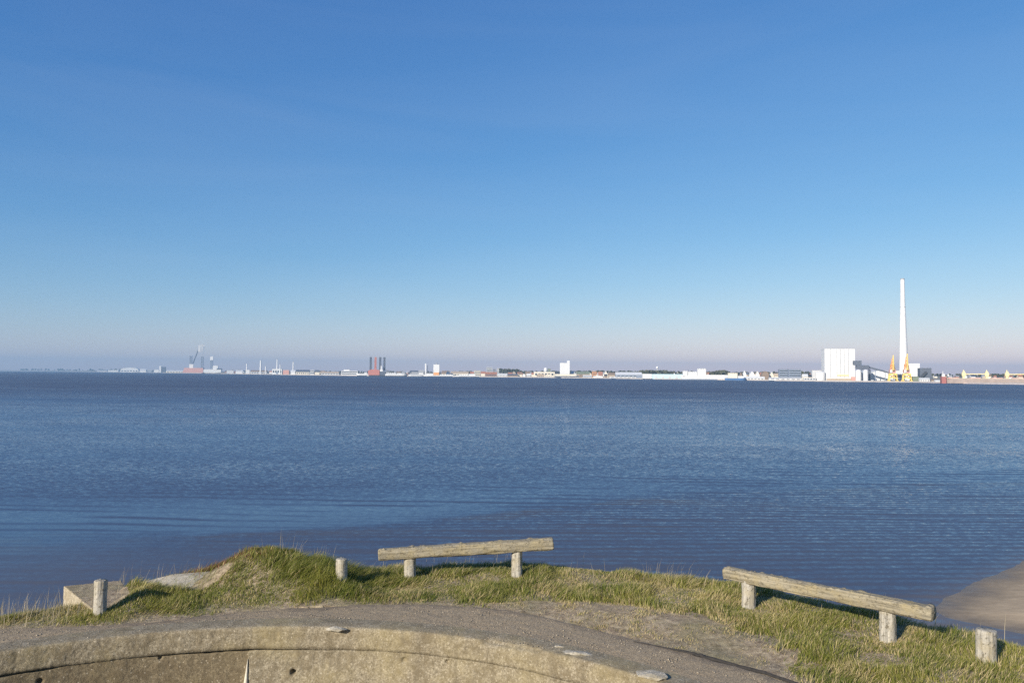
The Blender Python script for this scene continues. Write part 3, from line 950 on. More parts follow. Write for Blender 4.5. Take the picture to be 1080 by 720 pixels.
# loose gravel on the path and its worn edges
ng = 15000
tg = rng.uniform(th_px(1100, 735), th_px(-150, 675), ng)
rg_ = R + 0.05 + (r_path(tg) + 0.55 - R - 0.05) * rng.random(ng)
xg, yg = C.x + rg_ * np.cos(tg), C.y + rg_ * np.sin(tg)
kp = rng.random(ng) < (0.15 + 0.85 * sstep(0.40, 0.65, fbm(xg * 2.5, yg * 2.5, 97, 3)))
xg, yg, rg_, tg = xg[kp], yg[kp], rg_[kp], tg[kp]
zg = np.where(rg_ < r_path(tg) - 0.08, ZR + 0.004, ground_z(xg, yg))
sg = 0.003 + 0.008 * rng.random(len(xg)) ** 3
octa = np.array([(1, 0, 0), (0, 1, 0), (-1, 0, 0), (0, -1, 0), (0, 0, 0.8), (0, 0, -0.8)], float)
V = np.stack([xg, yg, zg], -1)[:, None, :] + octa[None] * sg[:, None, None] * rng.uniform(0.6, 1.4, (len(xg), 6, 1))
o_ = (np.arange(len(xg)) * 6)[:, None]
ft = np.array([[0, 1, 4], [1, 2, 4], [2, 3, 4], [3, 0, 4], [1, 0, 5], [2, 1, 5], [3, 2, 5], [0, 3, 5]])
k = NT('gravel_stone')
at_ = k.n('Attribute'); at_.attribute_name = 'tint'
k.l(at_.outputs['Color'], k.b.inputs['Base Color']); k.b.inputs['Roughness'].default_value = 0.9
tc_ = np.array([0.34, 0.29, 0.215]) * rng.uniform(0.30, 1.15, (len(xg), 1))
tc_ = np.repeat(np.concatenate([tc_, np.ones((len(xg), 1))], 1)[:, None], 6, 1).reshape(-1, 4)
gv = np_mesh('gravel', V.reshape(-1, 3), np.concatenate([o_ + f for f in ft], 0), k.m, smooth=False, attrs={'tint': ('FLOAT_COLOR', tc_)})
tag(gv, 'loose gravel scattered over the old asphalt path', 'gravel', kind='stuff')

# ------------------------------------------------------------------ beach spit
k = NT('wet_sand')
n1 = k.noise(0.25, 5, 0.6); n2 = k.noise(1.0, 6, 0.75, k.coord((0.8, 2.2, 1)))
sp = k.n('SeparateXYZ'); k.l(k.coord(), sp.inputs[0])
dry = k.math('ADD', sp.outputs['Z'], k.math('MULTIPLY', k.math('SUBTRACT', n1.outputs['Fac'], 0.5), 0.08))
c = k.ramp(dry, [(0.0, (0.18, 0.142, 0.098)), (0.06, (0.36, 0.275, 0.175)), (0.25, (0.51, 0.39, 0.25))])
c = k.mix(0.5, c, k.ramp(n2.outputs['Fac'], [(0.35, 0.55), (0.65, 1.25)]), 'MULTIPLY')
k.l(c, k.b.inputs['Base Color'])
k.l(k.ramp(dry, [(0.0, 0.5), (0.04, 1.0)]), k.b.inputs['Roughness'])
k.bump(n2.outputs['Fac'], 0.5, 0.03)
SP = [onz(x, y, 0.0) for x, y in ((984, 642), (1000, 631), (1030, 615), (1058, 602), (1085, 592), (1150, 570), (1300, 540), (1500, 600), (1300, 690), (1150, 680), (1080, 668), (1030, 657), (1000, 652))]
gx = np.arange(14, 110, 0.35); gy = np.arange(16, 90, 0.35)
GX, GY = np.meshgrid(gx, gy, indexing='ij')
wx_ = GX + 0.9 * (fbm(GX * 0.2, GY * 0.2, 81, 3) - 0.5); wy_ = GY + 0.9 * (fbm(GX * 0.2 + 7, GY * 0.2, 82, 3) - 0.5)
sd = np.full(GX.shape, 1e9)
for i in range(len(SP)):
    a, b = SP[i], SP[(i + 1) % len(SP)]
    vx, vy = b.x - a.x, b.y - a.y
    t = np.clip(((wx_ - a.x) * vx + (wy_ - a.y) * vy) / (vx * vx + vy * vy), 0, 1)
    sd = np.minimum(sd, np.hypot(wx_ - a.x - t * vx, wy_ - a.y - t * vy))
sd = np.where(in_poly(wx_, wy_, SP), sd, -sd)
GZ = np.where(sd > 0, 0.02 * sd + 0.35 * sstep(1.0, 11, sd), 0.03 * sd) + 0.018 * (fbm(GX * 0.5, GY * 0.5, 83, 4) - 0.5) + 0.05 * (fbm(GX * 0.12, GY * 0.12, 84, 3) - 0.5) * sstep(2, 10, sd)
GZ = np.maximum(GZ, -1.2)
bch = np_mesh('beach', np.stack([GX, GY, GZ], -1).reshape(-1, 3), grid_faces(len(gx), len(gy)), k.m)
tag(bch, 'brown wet sand spit running into the water', 'beach', kind='structure')

# ------------------------------------------------------------------ far shore
exec_far = True
SH = [(-400, 13500), (-150, 13000), (0, 12400), (60, 11500), (100, 9300), (140, 7900), (200, 6000), (250, 4600), (300, 3650), (350, 3250), (400, 3020), (470, 2930),
      (560, 2790), (620, 2540), (670, 2330), (760, 2090), (850, 1860), (953, 1735), (1000, 1560), (1040, 1450), (1080, 1390), (1300, 1150), (1600, 1000)]

def ds(px):
    return float(np.interp(px, [s[0] for s in SH], [s[1] for s in SH]))

def land_z(t):
    """height of the far land, t metres behind its shore"""
    return 2.6 + 11.0 * float(sstep(90, 700, t))

k = NT('far_land')
n1 = k.noise(0.012, 5, 0.65); n2 = k.noise(0.09, 4, 0.6)
c = k.ramp(n1.outputs['Fac'], [(0.35, (0.10, 0.12, 0.06)), (0.5, (0.24, 0.21, 0.16)), (0.65, (0.34, 0.31, 0.27))])
c = k.mix(0.4, c, k.ramp(n2.outputs['Fac'], [(0.3, 0.7), (0.7, 1.2)]), 'MULTIPLY')
k.l(c, k.b.inputs['Base Color']); k.b.inputs['Roughness'].default_value = 0.95
M['land'] = k.m
M['quay'] = plain('quay_stone', (0.42, 0.38, 0.34), 0.9, 0.2, 0.05)
pxs = np.arange(-400, 1601, 10)
offs = [0, 0.01, 30, 90, 200, 400, 700, 1400]
V = []
for px in pxs:
    d = ds(px)
    for i, o in enumerate(offs):
        dd = d + o
        p = at(px, 400, dd)
        z = -2.0 if i == 0 else land_z(o)
        V.append((p.x, p.y, z))
    V.append((at(px, 400, 14600).x, 14600, 13.6))
land = np_mesh('far_land', V, grid_faces(len(pxs), len(offs) + 1), M['land'], smooth=False)
tag(land, 'low flat shore of the harbour town across the bay', 'land', kind='structure')
# pale stone edge along the water
V = []
for px in pxs:
    d = ds(px)
    q = at(px, 400, d)
    u_ = Vector((q.x, q.y, 0)).normalized()
    for off, z in ((-5, -2), (-3.0, 1.2), (-2.2, 2.2), (1.0, 2.75), (9, 2.80), (9.3, 2.2)):
        V.append((q.x + u_.x * off, q.y + u_.y * off, z))
qo = np_mesh('quay', V, grid_faces(len(pxs), 6), M['quay'], smooth=False)
tag(qo, 'long pale stone quay edge of the far shore', 'quay', kind='structure')


class Site:
    """a spot on the far shore: local metres, x to the right, y away from the viewer"""
    def __init__(s, name, label, cat, x0, x1, ytop, off, base=None, group=None, turn=0.0):
        px = (x0 + x1) / 2
        s.d = ds(px) + off
        s.px = px
        s.mpp = s.d / F
        p = at(px, 400, s.d)
        s.z0 = (land_z(off) if off > 0 else 0.0) if base is None else base
        s.w = (x1 - x0) * s.mpp
        s.h = at(px, ytop, s.d).z - s.z0
        s.o = thing(name, label, cat, (p.x, p.y, s.z0), -math.atan2(p.x, p.y) * 0.6 + turn, group)
    def X(s, px):
        return (px - s.px) * s.mpp
    def Zp(s, py, px=None):
        return at(s.px if px is None else px, py, s.d).z - s.z0


def each(name, boxes, mat, parent):
    """one child mesh per box"""
    for q in boxes:
        MB().box(*q).build(name, mat, parent)


def windows(parent, w, h0, h1, y, n, rows):
    if rows > 1:                      # ribbon windows, one per storey
        for r_ in range(rows):
            z0 = h0 + (h1 - h0) * (r_ + 0.25) / rows; z1 = h0 + (h1 - h0) * (r_ + 0.75) / rows
            MB().box(-w / 2, w / 2, y - 0.25, y + 0.1, z0, z1).build('window', 'glass', parent)
    else:
        c = w / n * 0.3
        first = MB().box(-c, c, y - 0.25, y + 0.1, h0 + (h1 - h0) * 0.25, h0 + (h1 - h0) * 0.7).build('window', 'glass', parent)
        for i in range(n):
            o = first if i == 0 else first.copy()
            if i: COL.objects.link(o); o.parent = parent
            o.location.x = -w / 2 + w * (i + 0.5) / n


def building(name, label, cat, x0, x1, ytop, off, kind='flat', wall='white', roof='grey', depth=None, group=None, win=0, rows=1, base=None, turn=0.0, door=False, min_h=4.0):
    s = Site(name, label, cat, x0, x1, ytop, off, base, group, turn)
    w_, h = s.w, max(s.h, min_h)
    dp = depth or max(8.0, min(w_ * 0.6, 40.0))
    if kind == 'flat':
        MB().box(-w_ / 2, w_ / 2, 0, dp, -1.5, h - 0.5).build('wall', wall, s.o)
        t = 0.35
        MB().box(-w_ / 2 - t, w_ / 2 + t, -t, dp + t, h - 0.5, h).build('roof', roof, s.o)
    elif kind == 'gable':            # ridge along x
        e = h * 0.55
        MB().prism_x([(0, -1.5), (dp, -1.5), (dp, e), (dp / 2, h - 0.3), (0, e)], -w_ / 2, w_ / 2).build('wall', wall, s.o)
        m = MB()
        m.prism_x([(-0.6, e - 0.3), (dp / 2, h - 0.28), (dp / 2, h + 0.1), (-0.6, e + 0.15)], -w_ / 2 - 0.5, w_ / 2 + 0.5)
        m.prism_x([(dp / 2 + 0.01, h - 0.28), (dp + 0.6, e - 0.3), (dp + 0.6, e + 0.15), (dp / 2 + 0.01, h + 0.1)], -w_ / 2 - 0.5, w_ / 2 + 0.5)
        m.build('roof', roof, s.o)
    elif kind == 'front':            # gable end to the water
        e = h * 0.5
        MB().prism_y([(-w_ / 2, -1.5), (w_ / 2, -1.5), (w_ / 2, e), (0, h - 0.3), (-w_ / 2, e)], 0, dp).build('wall', wall, s.o)
        m = MB()
        m.prism_y([(-w_ / 2 - 0.6, e - 0.3), (0, h - 0.28), (0, h + 0.1), (-w_ / 2 - 0.6, e + 0.15)], -0.5, dp + 0.5)
        m.prism_y([(0.01, h - 0.28), (w_ / 2 + 0.6, e - 0.3), (w_ / 2 + 0.6, e + 0.15), (0.01, h + 0.1)], -0.5, dp + 0.5)
        m.build('roof', roof, s.o)
    elif kind == 'barrel':
        e = h * 0.45
        arc = [(w_ / 2 * math.cos(a), e + (h - e) * math.sin(a)) for a in np.linspace(0, PI, 13)]
        MB().prism_y([(-w_ / 2, -1.5), (w_ / 2, -1.5)] + [(x * 0.985, e + (z - e) * 0.97) for x, z in arc], 0, dp).build('wall', wall, s.o)
        arc2 = [(x * 1.02, z + 0.4) for x, z in arc]
        MB().prism_y(arc2 + [(x, z) for x, z in arc[::-1]], -0.6, dp + 0.6).build('roof', roof, s.o)
    elif kind == 'tank':
        MB().lathe(0, w_ / 2, [(w_ / 2, -1.5), (w_ / 2, h * 0.88), (w_ / 2 * 0.97, h * 0.885)], 32).build('wall', wall, s.o, True)
        MB().lathe(0, w_ / 2, [(w_ / 2 * 0.96, h * 0.88), (w_ / 2 * 0.7, h * 0.95), (w_ / 2 * 0.35, h * 0.99), (0.3, h)], 32).build('roof', roof, s.o, True)
    if win:
        top = h - 1.0 if kind == 'flat' else h * 0.5
        windows(s.o, w_ * 0.94, top * 0.1, top, -0.02, min(win, 6), rows)
    if door:
        MB().box(-w_ * 0.1, w_ * 0.1, -0.3, 0.1, 0, h * 0.45).build('door', 'blue_grey', s.o)
    return s

B = building
# --- far left end
B('hall', 'low white hall with a rounded roof at the far left end of the town', 'hall', 127.5, 145, 387.4, 60, 'barrel', 'white', 'white', 60, win=6)
B('shed', 'tiny white gabled shed right of the round roofed hall', 'shed', 147.5, 153.5, 388.9, 60, 'gable', 'white', 'pale_grey')
B('shed', 'small grey shed between the round roofed hall and the dark block', 'shed', 155.5, 159.5, 389.7, 70, 'gable', 'blue_grey', 'grey')
B('shed', 'small white flat shed just left of the dark block with white stair tower', 'shed', 162.5, 167, 389.6, 60, 'flat', 'white', 'grey')
s = B('block', 'dark grey block with a narrow white stair tower on its left', 'building', 170, 174.2, 386.8, 50, 'flat', 'slate', 'dark')
MB().box(s.X(168), s.X(169.8), 0, 20, -1, s.Zp(385.8)).build('stair_tower', 'white', s.o)
B('warehouse', 'long low cream warehouse left of the drilling rig', 'warehouse', 175.5, 193.5, 390.3, 60, 'gable', 'cream', 'pale_grey', 40, win=8)
B('barn', 'low hazy grey building left of the round roofed hall', 'building', 103, 112, 389.9, 80, 'gable', 'pale_grey', 'grey', 60)
B('barn', 'low hazy white building at the very left end of the quay', 'building', 114, 124, 390.2, 60, 'flat', 'white', 'pale_grey', 60)

# --- drilling rig with three lattice legs
s = Site('drilling_rig', 'jack-up drilling rig with three dark lattice legs and a tall leaning crane', 'drilling rig', 195, 232, 365, -60, 0.0)
mb = MB().prism_y([(s.X(194.5), 4), (s.X(196), s.Zp(388)), (s.X(214.5), s.Zp(388)), (s.X(214.5), 4)], -30, 40)
mb.build('hull', 'pink', s.o)
MB().box(s.X(215), s.X(232.5), -32, 20, 5, s.Zp(389.3)).build('accommodation', 'white', s.o)
MB().box(s.X(224), s.X(229), -20, 10, s.Zp(389.2), s.Zp(385.4)).build('wheelhouse', 'white', s.o)
MB().box(s.X(228), s.X(233), -36, 4, s.Zp(389.2), s.Zp(388.2)).build('helideck', 'slate', s.o)
for (xa, top, bot) in ((201.6, 375.5, 388.2), (212.8, 375.8, 388.2), (222.3, 379.6, 389.4)):
    MB().lattice(s.X(xa), 0, s.Zp(bot), s.Zp(top), 2.0 * s.mpp, 2.6, 2.0 * s.mpp).build('leg', 'blue_grey', s.o)
MB().box(s.X(220.8), s.X(223.8), -8, 8, s.Zp(379.6), s.Zp(375.8)).build('derrick_cap', 'white', s.o)
MB().beam((s.X(203.5), -10, s.Zp(385)), (s.X(209.8), -10, s.Zp(366.5)), 6.5).build('boom', 'slate', s.o)
MB().box(s.X(200.5), s.X(204.5), -16, -4, s.Zp(388), s.Zp(384)).build('crane_cab', 'white', s.o)
mb = MB(); mb.box(s.X(208.8), s.X(215.8), -14, -6, s.Zp(365.0), s.Zp(364.0)); mb.box(s.X(208.8), s.X(211.2), -14, -6, s.Zp(371), s.Zp(365)); mb.box(s.X(212.4), s.X(213.4), -14, -6, s.Zp(370), s.Zp(362.5))
mb.build('crane_head', 'pale_grey', s.o)
MB().beam((s.X(214.6), -10, s.Zp(365)), (s.X(214.6), -10, s.Zp(374)), 1.8).build('hoist_line', 'blue_grey', s.o)

# --- white turbine towers waiting on the quay
def tower(x, y0, wpx, off, label):
    s = Site('turbine_tower', label, 'turbine tower', x - 0.5, x + 0.5, y0, off, None, 'white turbine towers on the quay')
    r = wpx / 2 * s.mpp
    MB().cyl(0, 0, -1, s.h, r, r * 0.7, 16).build('tower', 'white', s.o, True)
    MB().cyl(0, 0, s.h, s.h + 0.4 * s.mpp, r * 0.75, r * 0.75, 16).build('flange', 'grey', s.o)
tower(260, 383.6, 1.3, 40, 'short pale turbine tower above a white cube, leftmost of the towers')
tower(274.6, 380.2, 1.9, 40, 'thickest white turbine tower, second from the left on the quay')
tower(279.9, 386, 1.2, 40, 'shortest turbine tower, just right of the thickest tower')
tower(292, 379.0, 1.5, 60, 'tallest white turbine tower rising behind the broad white shed')
tower(295.2, 384.2, 1.2, 60, 'short turbine tower close to the right of the tallest one')
tower(309, 381.8, 1.4, 50, 'turbine tower at the right end, above a small white hut')

B('shed', 'white shed with flat roof, first one right of the drilling rig', 'shed', 239, 246, 390.4, 40, 'flat', 'pale_grey', 'grey', 25)
B('shed', 'bright white shed left of the cube under the leftmost turbine tower', 'shed', 248.5, 255.5, 390.2, 45, 'gable', 'white', 'pale_grey', 25)
B('storage_cube', 'bright white cube store below the leftmost turbine tower', 'store', 259, 263, 389.9, 30, 'flat', 'white', 'white', 15)
B('warehouse', 'long brown roofed warehouse behind the thickest turbine tower', 'warehouse', 264.5, 281, 390.3, 150, 'gable', 'pale_grey', 'brown', 30, win=6)
B('warehouse', 'broad white shed below the tallest turbine tower', 'warehouse', 287, 297, 388.9, 30, 'flat', 'white', 'pale_grey', 30, win=4, door=True)
B('container_stack', 'pinkish stack of containers right of the broad white shed', 'containers', 298.5, 304.5, 390.0, 25, 'flat', 'pink', 'pale_grey', 15)
B('hut', 'small white hut below the rightmost turbine tower', 'hut', 306.5, 311, 390.3, 25, 'gable', 'white', 'pale_grey', 12)
B('warehouse', 'cream warehouse with long dark roof right of the turbine towers', 'warehouse', 312, 326, 389.9, 80, 'gable', 'cream', 'slate', 30, win=6)
B('house', 'white square house right of the dark roofed warehouse', 'house', 327, 331, 390.2, 50, 'flat', 'white', 'grey', 12, win=3, rows=2)
B('house', 'cream house with slate roof, two left of the stepped white building', 'house', 332, 336.5, 390.0, 70, 'gable', 'cream', 'slate', 12)
B('warehouse', 'pale grey low warehouse left of the stepped white building', 'warehouse', 339, 357, 391.9, 60, 'gable', 'pale_grey', 'tan', 25, win=7)
s = B('office', 'stepped white building left of the red jack-up barge', 'office building', 360, 377, 391.0, 40, 'flat', 'white', 'pale_grey', 25, win=8, rows=2)
MB().box(s.X(362.5), s.X(368.5), 2, 20, s.h, s.Zp(389.6)).build('upper_floor', 'white', s.o)

# --- ships and barges
def hull_mesh(x0, x1, z1, beam, bow=0.08, z0=-0.8, bow_left=True, sheer=1.0):
    """pointed ship hull, x along its length"""
    n = 15
    L = x1 - x0
    V = []; Fs = []
    for i in range(n):
        t = i / (n - 1)
        u_ = t if bow_left else 1 - t
        half = beam / 2 * min(1.0, (u_ / max(bow * 2, 1e-3)) ** 0.5 if u_ < bow * 2 else 1.0) * (0.85 + 0.15 * min(1, (1 - u_) * 8))
        half = max(half, 0.15)
        zz = z1 + sheer * max(0, 1 - u_ / (bow * 2)) ** 1.5
        rake = -(z1 * 0.35) * max(0, 1 - u_ / (bow * 2)) * (1 if bow_left else -1)
        x = x0 + L * t
        V += [(x, -half * 0.9, z0), (x + rake, -half, zz), (x + rake, half, zz), (x, half * 0.9, z0)]
    for i in range(n - 1):
        a = i * 4; b = a + 4
        Fs += [(a, b, b + 1, a + 1), (a + 1, b + 1, b + 2, a + 2), (a + 2, b + 2, b + 3, a + 3)]
    Fs += [(0, 1, 2, 3), tuple(range((n - 1) * 4, n * 4))[::-1]]
    return MB().add(V, Fs)

def ship(name, label, cat, x0, x1, off, hull_top, hull_mat, blocks, wl='dark', bow_left=True, masts=(), beam=None, group=None):
    s = Site(name, label, cat, x0, x1, hull_top, off, 0.0, group)
    h = max(s.h, 2.0)
    bm_ = beam or min(24, s.w * 0.22 + 5)
    hull_mesh(-s.w / 2, s.w / 2, h, bm_, 0.08, 0.25 * h, bow_left).build('hull', hull_mat, s.o)
    hull_mesh(-s.w / 2 * 0.995, s.w / 2 * 0.995, 0.25 * h, bm_ * 0.98, 0.08, -1.0, bow_left, 0.0).build('boot_stripe', wl, s.o)
    for (a, b, yt, m_, nm) in blocks:
        zt_ = s.Zp(yt)
        o = MB().box(s.X(a), s.X(b), -bm_ * 0.38, bm_ * 0.38, h - 0.3, zt_).build(nm, m_, s.o)
        if nm in ('superstructure', 'wheelhouse', 'deckhouse') and zt_ - h > 3:
            n_ = max(3, min(5, int((s.X(b) - s.X(a)) / 4))); c = (s.X(b) - s.X(a)) / n_
            each('window', [(s.X(a) + c * (i + 0.3), s.X(a) + c * (i + 0.7), -bm_ * 0.38 - 0.15, -bm_ * 0.38 + 0.1, zt_ - 2.2, zt_ - 0.9) for i in range(n_)], 'glass', o)
    for (x, yt, m_, wd) in masts:
        MB().cyl(s.X(x), 0, h - 0.3, s.Zp(yt), wd, wd * 0.6, 8).build('mast', m_, s.o)
    return s

ship('ship', 'low white ship with dark waterline moored left of the red barge', 'ship', 376.5, 388.3, -20, 393.9, 'white', [(384, 387, 392.6, 'white', 'superstructure')], bow_left=True)
s = Site('jack_up_barge', 'red jack-up barge standing on four tall dark legs', 'jack-up barge', 388, 406.5, 376.5, -50, 0.0)
mb = MB().prism_y([(s.X(388.3), s.Zp(391)), (s.X(388.8), s.Zp(395.4)), (s.X(400.3), s.Zp(395.4)), (s.X(400.3), s.Zp(390.3)), (s.X(396), s.Zp(389.4)), (s.X(391.5), s.Zp(389.6))], -14, 18)
mb.build('hull', 'red', s.o)
MB().box(s.X(389.2), s.X(406), -13, 16, -1.5, s.Zp(395.45)).build('lower_hull', 'dark', s.o)
MB().box(s.X(400.4), s.X(406.4), -12, 14, s.Zp(395.4), s.Zp(391.6)).build('deckhouse', 'slate', s.o)
mb = MB(); mb.box(s.X(400.8), s.X(403.6), -13, 0, s.Zp(391.6), s.Zp(389.4)); mb.box(s.X(401.5), s.X(402.6), -10, -3, s.Zp(389.4), s.Zp(385.8))
mb.build('crane', 'white', s.o)
MB().beam((s.X(403), -6, s.Zp(389.4)), (s.X(412.5), -6, s.Zp(391)), 1.6).build('boom', 'slate', s.o)
for (xa, m_) in ((390.7, 'slate'), (395.7, 'red'), (400.6, 'slate'), (405.0, 'slate')):
    o = MB().lattice(s.X(xa), 6, s.Zp(391), s.Zp(376.6), 1.5 * s.mpp, 2.1, 1.6 * s.mpp).build('leg', m_, s.o)
ship('ship', 'long low white ship with dark waterline right of the red barge', 'ship', 406.5, 429, -20, 394.3, 'white', [(408, 418, 392.8, 'pale_grey', 'superstructure'), (419, 424, 393.2, 'white', 'deckhouse')], bow_left=False)
ship('ship', 'dull grey vessel left of the white and orange silo tower', 'ship', 431, 445.5, -15, 394.8, 'pale_grey', [(434, 441, 392.0, 'grey', 'superstructure')], 'grey')
B('crane_mast', 'thin white mast standing left of the white and orange silo tower', 'mast', 448.0, 449.4, 383.2, 25, 'flat', 'white', 'pale_grey', 4)
B('crane_mast', 'thin dark pole beside the thin white mast', 'mast', 450.2, 450.9, 385.4, 25, 'flat', 'slate', 'slate', 3)
s = B('silo_tower', 'tall white silo tower with an orange foot in the middle left of town', 'silo tower', 457, 463.2, 384.2, 30, 'flat', 'white', 'white', 20)
MB().box(s.X(457.2), s.X(463), -0.6, 0.2, 0, s.Zp(392.6)).build('foot', 'orange', s.o)
MB().cyl(s.X(460.3), 8, s.h, s.Zp(382.2), 2.4, 2.0, 12).build('vent', 'grey', s.o)
ship('ferry', 'white ferry lying below the white and orange silo tower', 'ferry', 447, 480, -15, 395.6, 'white', [(449, 457, 393.6, 'white', 'superstructure'), (464, 478, 394.6, 'white', 'deckhouse')])
B('warehouse', 'dark roofed shed directly left of the white mast', 'warehouse', 432, 440.5, 390.6, 120, 'gable', 'grey', 'slate', 30)
B('house', 'white house with grey roof just left of the white mast', 'house', 441.5, 446.5, 390.2, 100, 'gable', 'white', 'grey', 14)
s = ship('ferry', 'long white ferry with raised middle deck right of the silo tower', 'ferry', 480.5, 505, -15, 396.0, 'white', [(484, 494, 394.8, 'white', 'deckhouse'), (494.5, 501, 394.0, 'white', 'superstructure')])

# --- town centre
B('warehouse', 'brown roofed long store behind the ferries right of the silo tower', 'warehouse', 466, 474, 390.9, 150, 'gable', 'tan', 'brown', 25, win=4)
B('house', 'white gabled house behind the ferries', 'house', 470.5, 474, 390.8, 110, 'front', 'white', 'pale_grey', 14)
B('warehouse', 'pale warehouse with tan roof behind the ferries', 'warehouse', 475.5, 494, 391.6, 160, 'gable', 'cream', 'tan', 30, win=8)
B('apartment_block', 'beige flat block left of the brick harbour house', 'apartment block', 500, 506.5, 390.6, 150, 'flat', 'cream', 'grey', 16, win=5, rows=3)
B('house', 'red roofed cream house beside the beige flat block', 'house', 507, 511.5, 391.6, 140, 'gable', 'cream', 'tile', 12)
B('apartment_block', 'tall pale grey block above the brick harbour house', 'apartment block', 513, 519, 387.3, 260, 'flat', 'pale_grey', 'white', 16, win=5, rows=5)
B('apartment_block', 'narrow white tower block right of the tall pale grey block', 'apartment block', 524, 526.3, 388.2, 260, 'flat', 'white', 'grey', 12, win=2, rows=5)
B('apartment_block', 'slim dark block between the two pale tower blocks', 'apartment block', 520, 522.6, 389.0, 260, 'flat', 'grey', 'slate', 12, win=2, rows=4)
B('warehouse', 'brick harbour house with red tiled roof', 'warehouse', 511.5, 524, 392.2, 60, 'gable', 'brick', 'tile', 16, win=8, rows=2)
B('warehouse', 'white low harbour house right of the brick one', 'warehouse', 525, 535, 393.6, 50, 'gable', 'white', 'pale_grey', 14, win=6)
B('warehouse', 'long dark brown harbour shed in the middle of the waterfront', 'warehouse', 535.5, 546, 394.2, 45, 'gable', 'brown', 'slate', 16)
B('house', 'cream house with brown roof just right of the dark harbour shed', 'house', 547, 550.5, 393.0, 70, 'gable', 'cream', 'brown', 12)
B('house', 'white house between two cream ones on the waterfront', 'house', 551, 554, 393.6, 60, 'front', 'white', 'grey', 12)
B('house', 'bright white wide house left of the barrel vaulted halls', 'house', 555.5, 559.5, 394.0, 55, 'gable', 'white', 'white', 12, win=4)
B('house', 'cream house with red roof left of the barrel vaulted halls', 'house', 560.5, 565, 392.8, 100, 'gable', 'cream', 'tile', 12)
B('hall', 'brown barrel vaulted hall left of the white grain silo', 'hall', 566, 574, 394.2, 50, 'barrel', 'tan', 'brown', 30, win=4)
B('hall', 'smaller rust brown barrel vaulted hall touching the white grain silo store', 'hall', 574.6, 582.5, 394.6, 50, 'barrel', 'cream', 'rust', 30, win=4)
B('warehouse', 'wide cream building behind the barrel vaulted halls', 'warehouse', 563, 585, 392.0, 120, 'flat', 'cream', 'white', 20, win=10)
s = Site('water_tank', 'round white tank on a short stem left of the white grain silo', 'water tank', 573.6, 577.4, 387.4, 300)
MB().lathe(0, 0, [(2.6, -1), (2.6, s.h * 0.55)], 16).build('stem', 'pale_grey', s.o, True)
rr_ = s.w / 2
MB().lathe(0, 0, [(rr_ * 0.5, s.h * 0.42), (rr_, s.h * 0.62), (rr_, s.h * 0.82), (rr_ * 0.6, s.h * 0.96), (0.4, s.h)], 24).build('tank', 'white', s.o, True)
B('apartment_block', 'small dark block beside the round white tank', 'building', 578, 580.6, 388.6, 300, 'flat', 'green_roof', 'slate', 12)
B('house', 'dark roofed house left of the white grain silo', 'house', 585.5, 589.5, 391.2, 120, 'gable', 'brown', 'dark', 14)
s = B('grain_silo', 'tall white windowless grain silo with a turret on its right end', 'grain silo', 590.6, 598.4, 382.6, 90, 'flat', 'white', 'white', 26)
MB().box(s.X(598.0), s.X(600.7), 0.3, 14, -1, s.Zp(380.2)).build('turret', 'white', s.o)
xs = [s.X(590.6 + 7.4 * i / 6) for i in range(1, 6)]
each('pilaster', [(x - 0.25, x + 0.25, -0.25, 0.1, 4, s.h - 2) for x in xs], 'pale_grey', s.o)
B('warehouse', 'long cream store with dark plinth in front of the white grain silo', 'warehouse', 585.5, 607, 394.4, 60, 'flat', 'cream', 'white', 20)
B('warehouse', 'dark low quay shed below the white grain silo', 'warehouse', 585, 613, 396.4, 25, 'flat', 'slate', 'grey', 12)
B('house', 'cream house right of the white grain silo store', 'house', 602, 606, 391.0, 150, 'gable', 'cream', 'pale_grey', 14)
B('house', 'small dark cube house right of the dark quay shed', 'house', 611, 614, 394.8, 55, 'flat', 'brown', 'dark', 12)
B('warehouse', 'low olive roofed store right of the white grain silo', 'warehouse', 608, 622, 391.8, 190, 'gable', 'tan', 'green_roof', 22, win=6)
B('warehouse', 'pale waterfront shed below the olive roofed store', 'warehouse', 615, 624, 395.5, 40, 'gable', 'pale_grey', 'pale_grey', 16, win=5)
B('house', 'peach coloured block right of the olive roofed store', 'apartment block', 624.5, 629, 391.3, 120, 'flat', 'orange', 'cream', 14, win=3, rows=3)
B('house', 'brick house between the peach block and the cream gabled house', 'house', 631, 635.5, 391.8, 110, 'gable', 'brick', 'tile', 14)
B('house', 'cream gabled house left of the long white roofed hall', 'house', 637, 641, 391.2, 110, 'front', 'cream', 'pale_grey', 14)
B('house', 'dark brown shed left of the long white roofed hall', 'shed', 637.5, 640.5, 394.5, 50, 'gable', 'brown', 'dark', 12)
B('warehouse', 'white waterfront shed below the peach block', 'warehouse', 625.5, 636, 396.2, 30, 'barrel', 'white', 'white', 16)
B('warehouse', 'tan store left of the long white roofed hall', 'warehouse', 641.5, 649, 393.0, 130, 'gable', 'tan', 'brown', 18)
B('hall', 'long hall with bright white roof left of the pale blue hall', 'hall', 649.5, 677, 392.3, 110, 'gable', 'blue_grey', 'white', 50, win=10)
B('warehouse', 'long flat white quay store below the white roofed hall', 'warehouse', 643, 671, 397.2, 25, 'flat', 'pale_grey', 'white', 14, win=12)
B('shed', 'teal grey shed between the white roofed and the pale blue hall', 'shed', 671.5, 677.8, 396.0, 45, 'flat', 'blue_grey', 'grey', 16)
s = B('hall', 'long pale blue hall with a white left end on the waterfront', 'hall', 688, 719.8, 394.4, 30, 'flat', 'light_blue', 'light_blue', 40)
MB().box(s.X(678.2), s.X(687.7), -0.6, 36, -1, s.Zp(394.3)).build('end_wall', 'white', s.o)
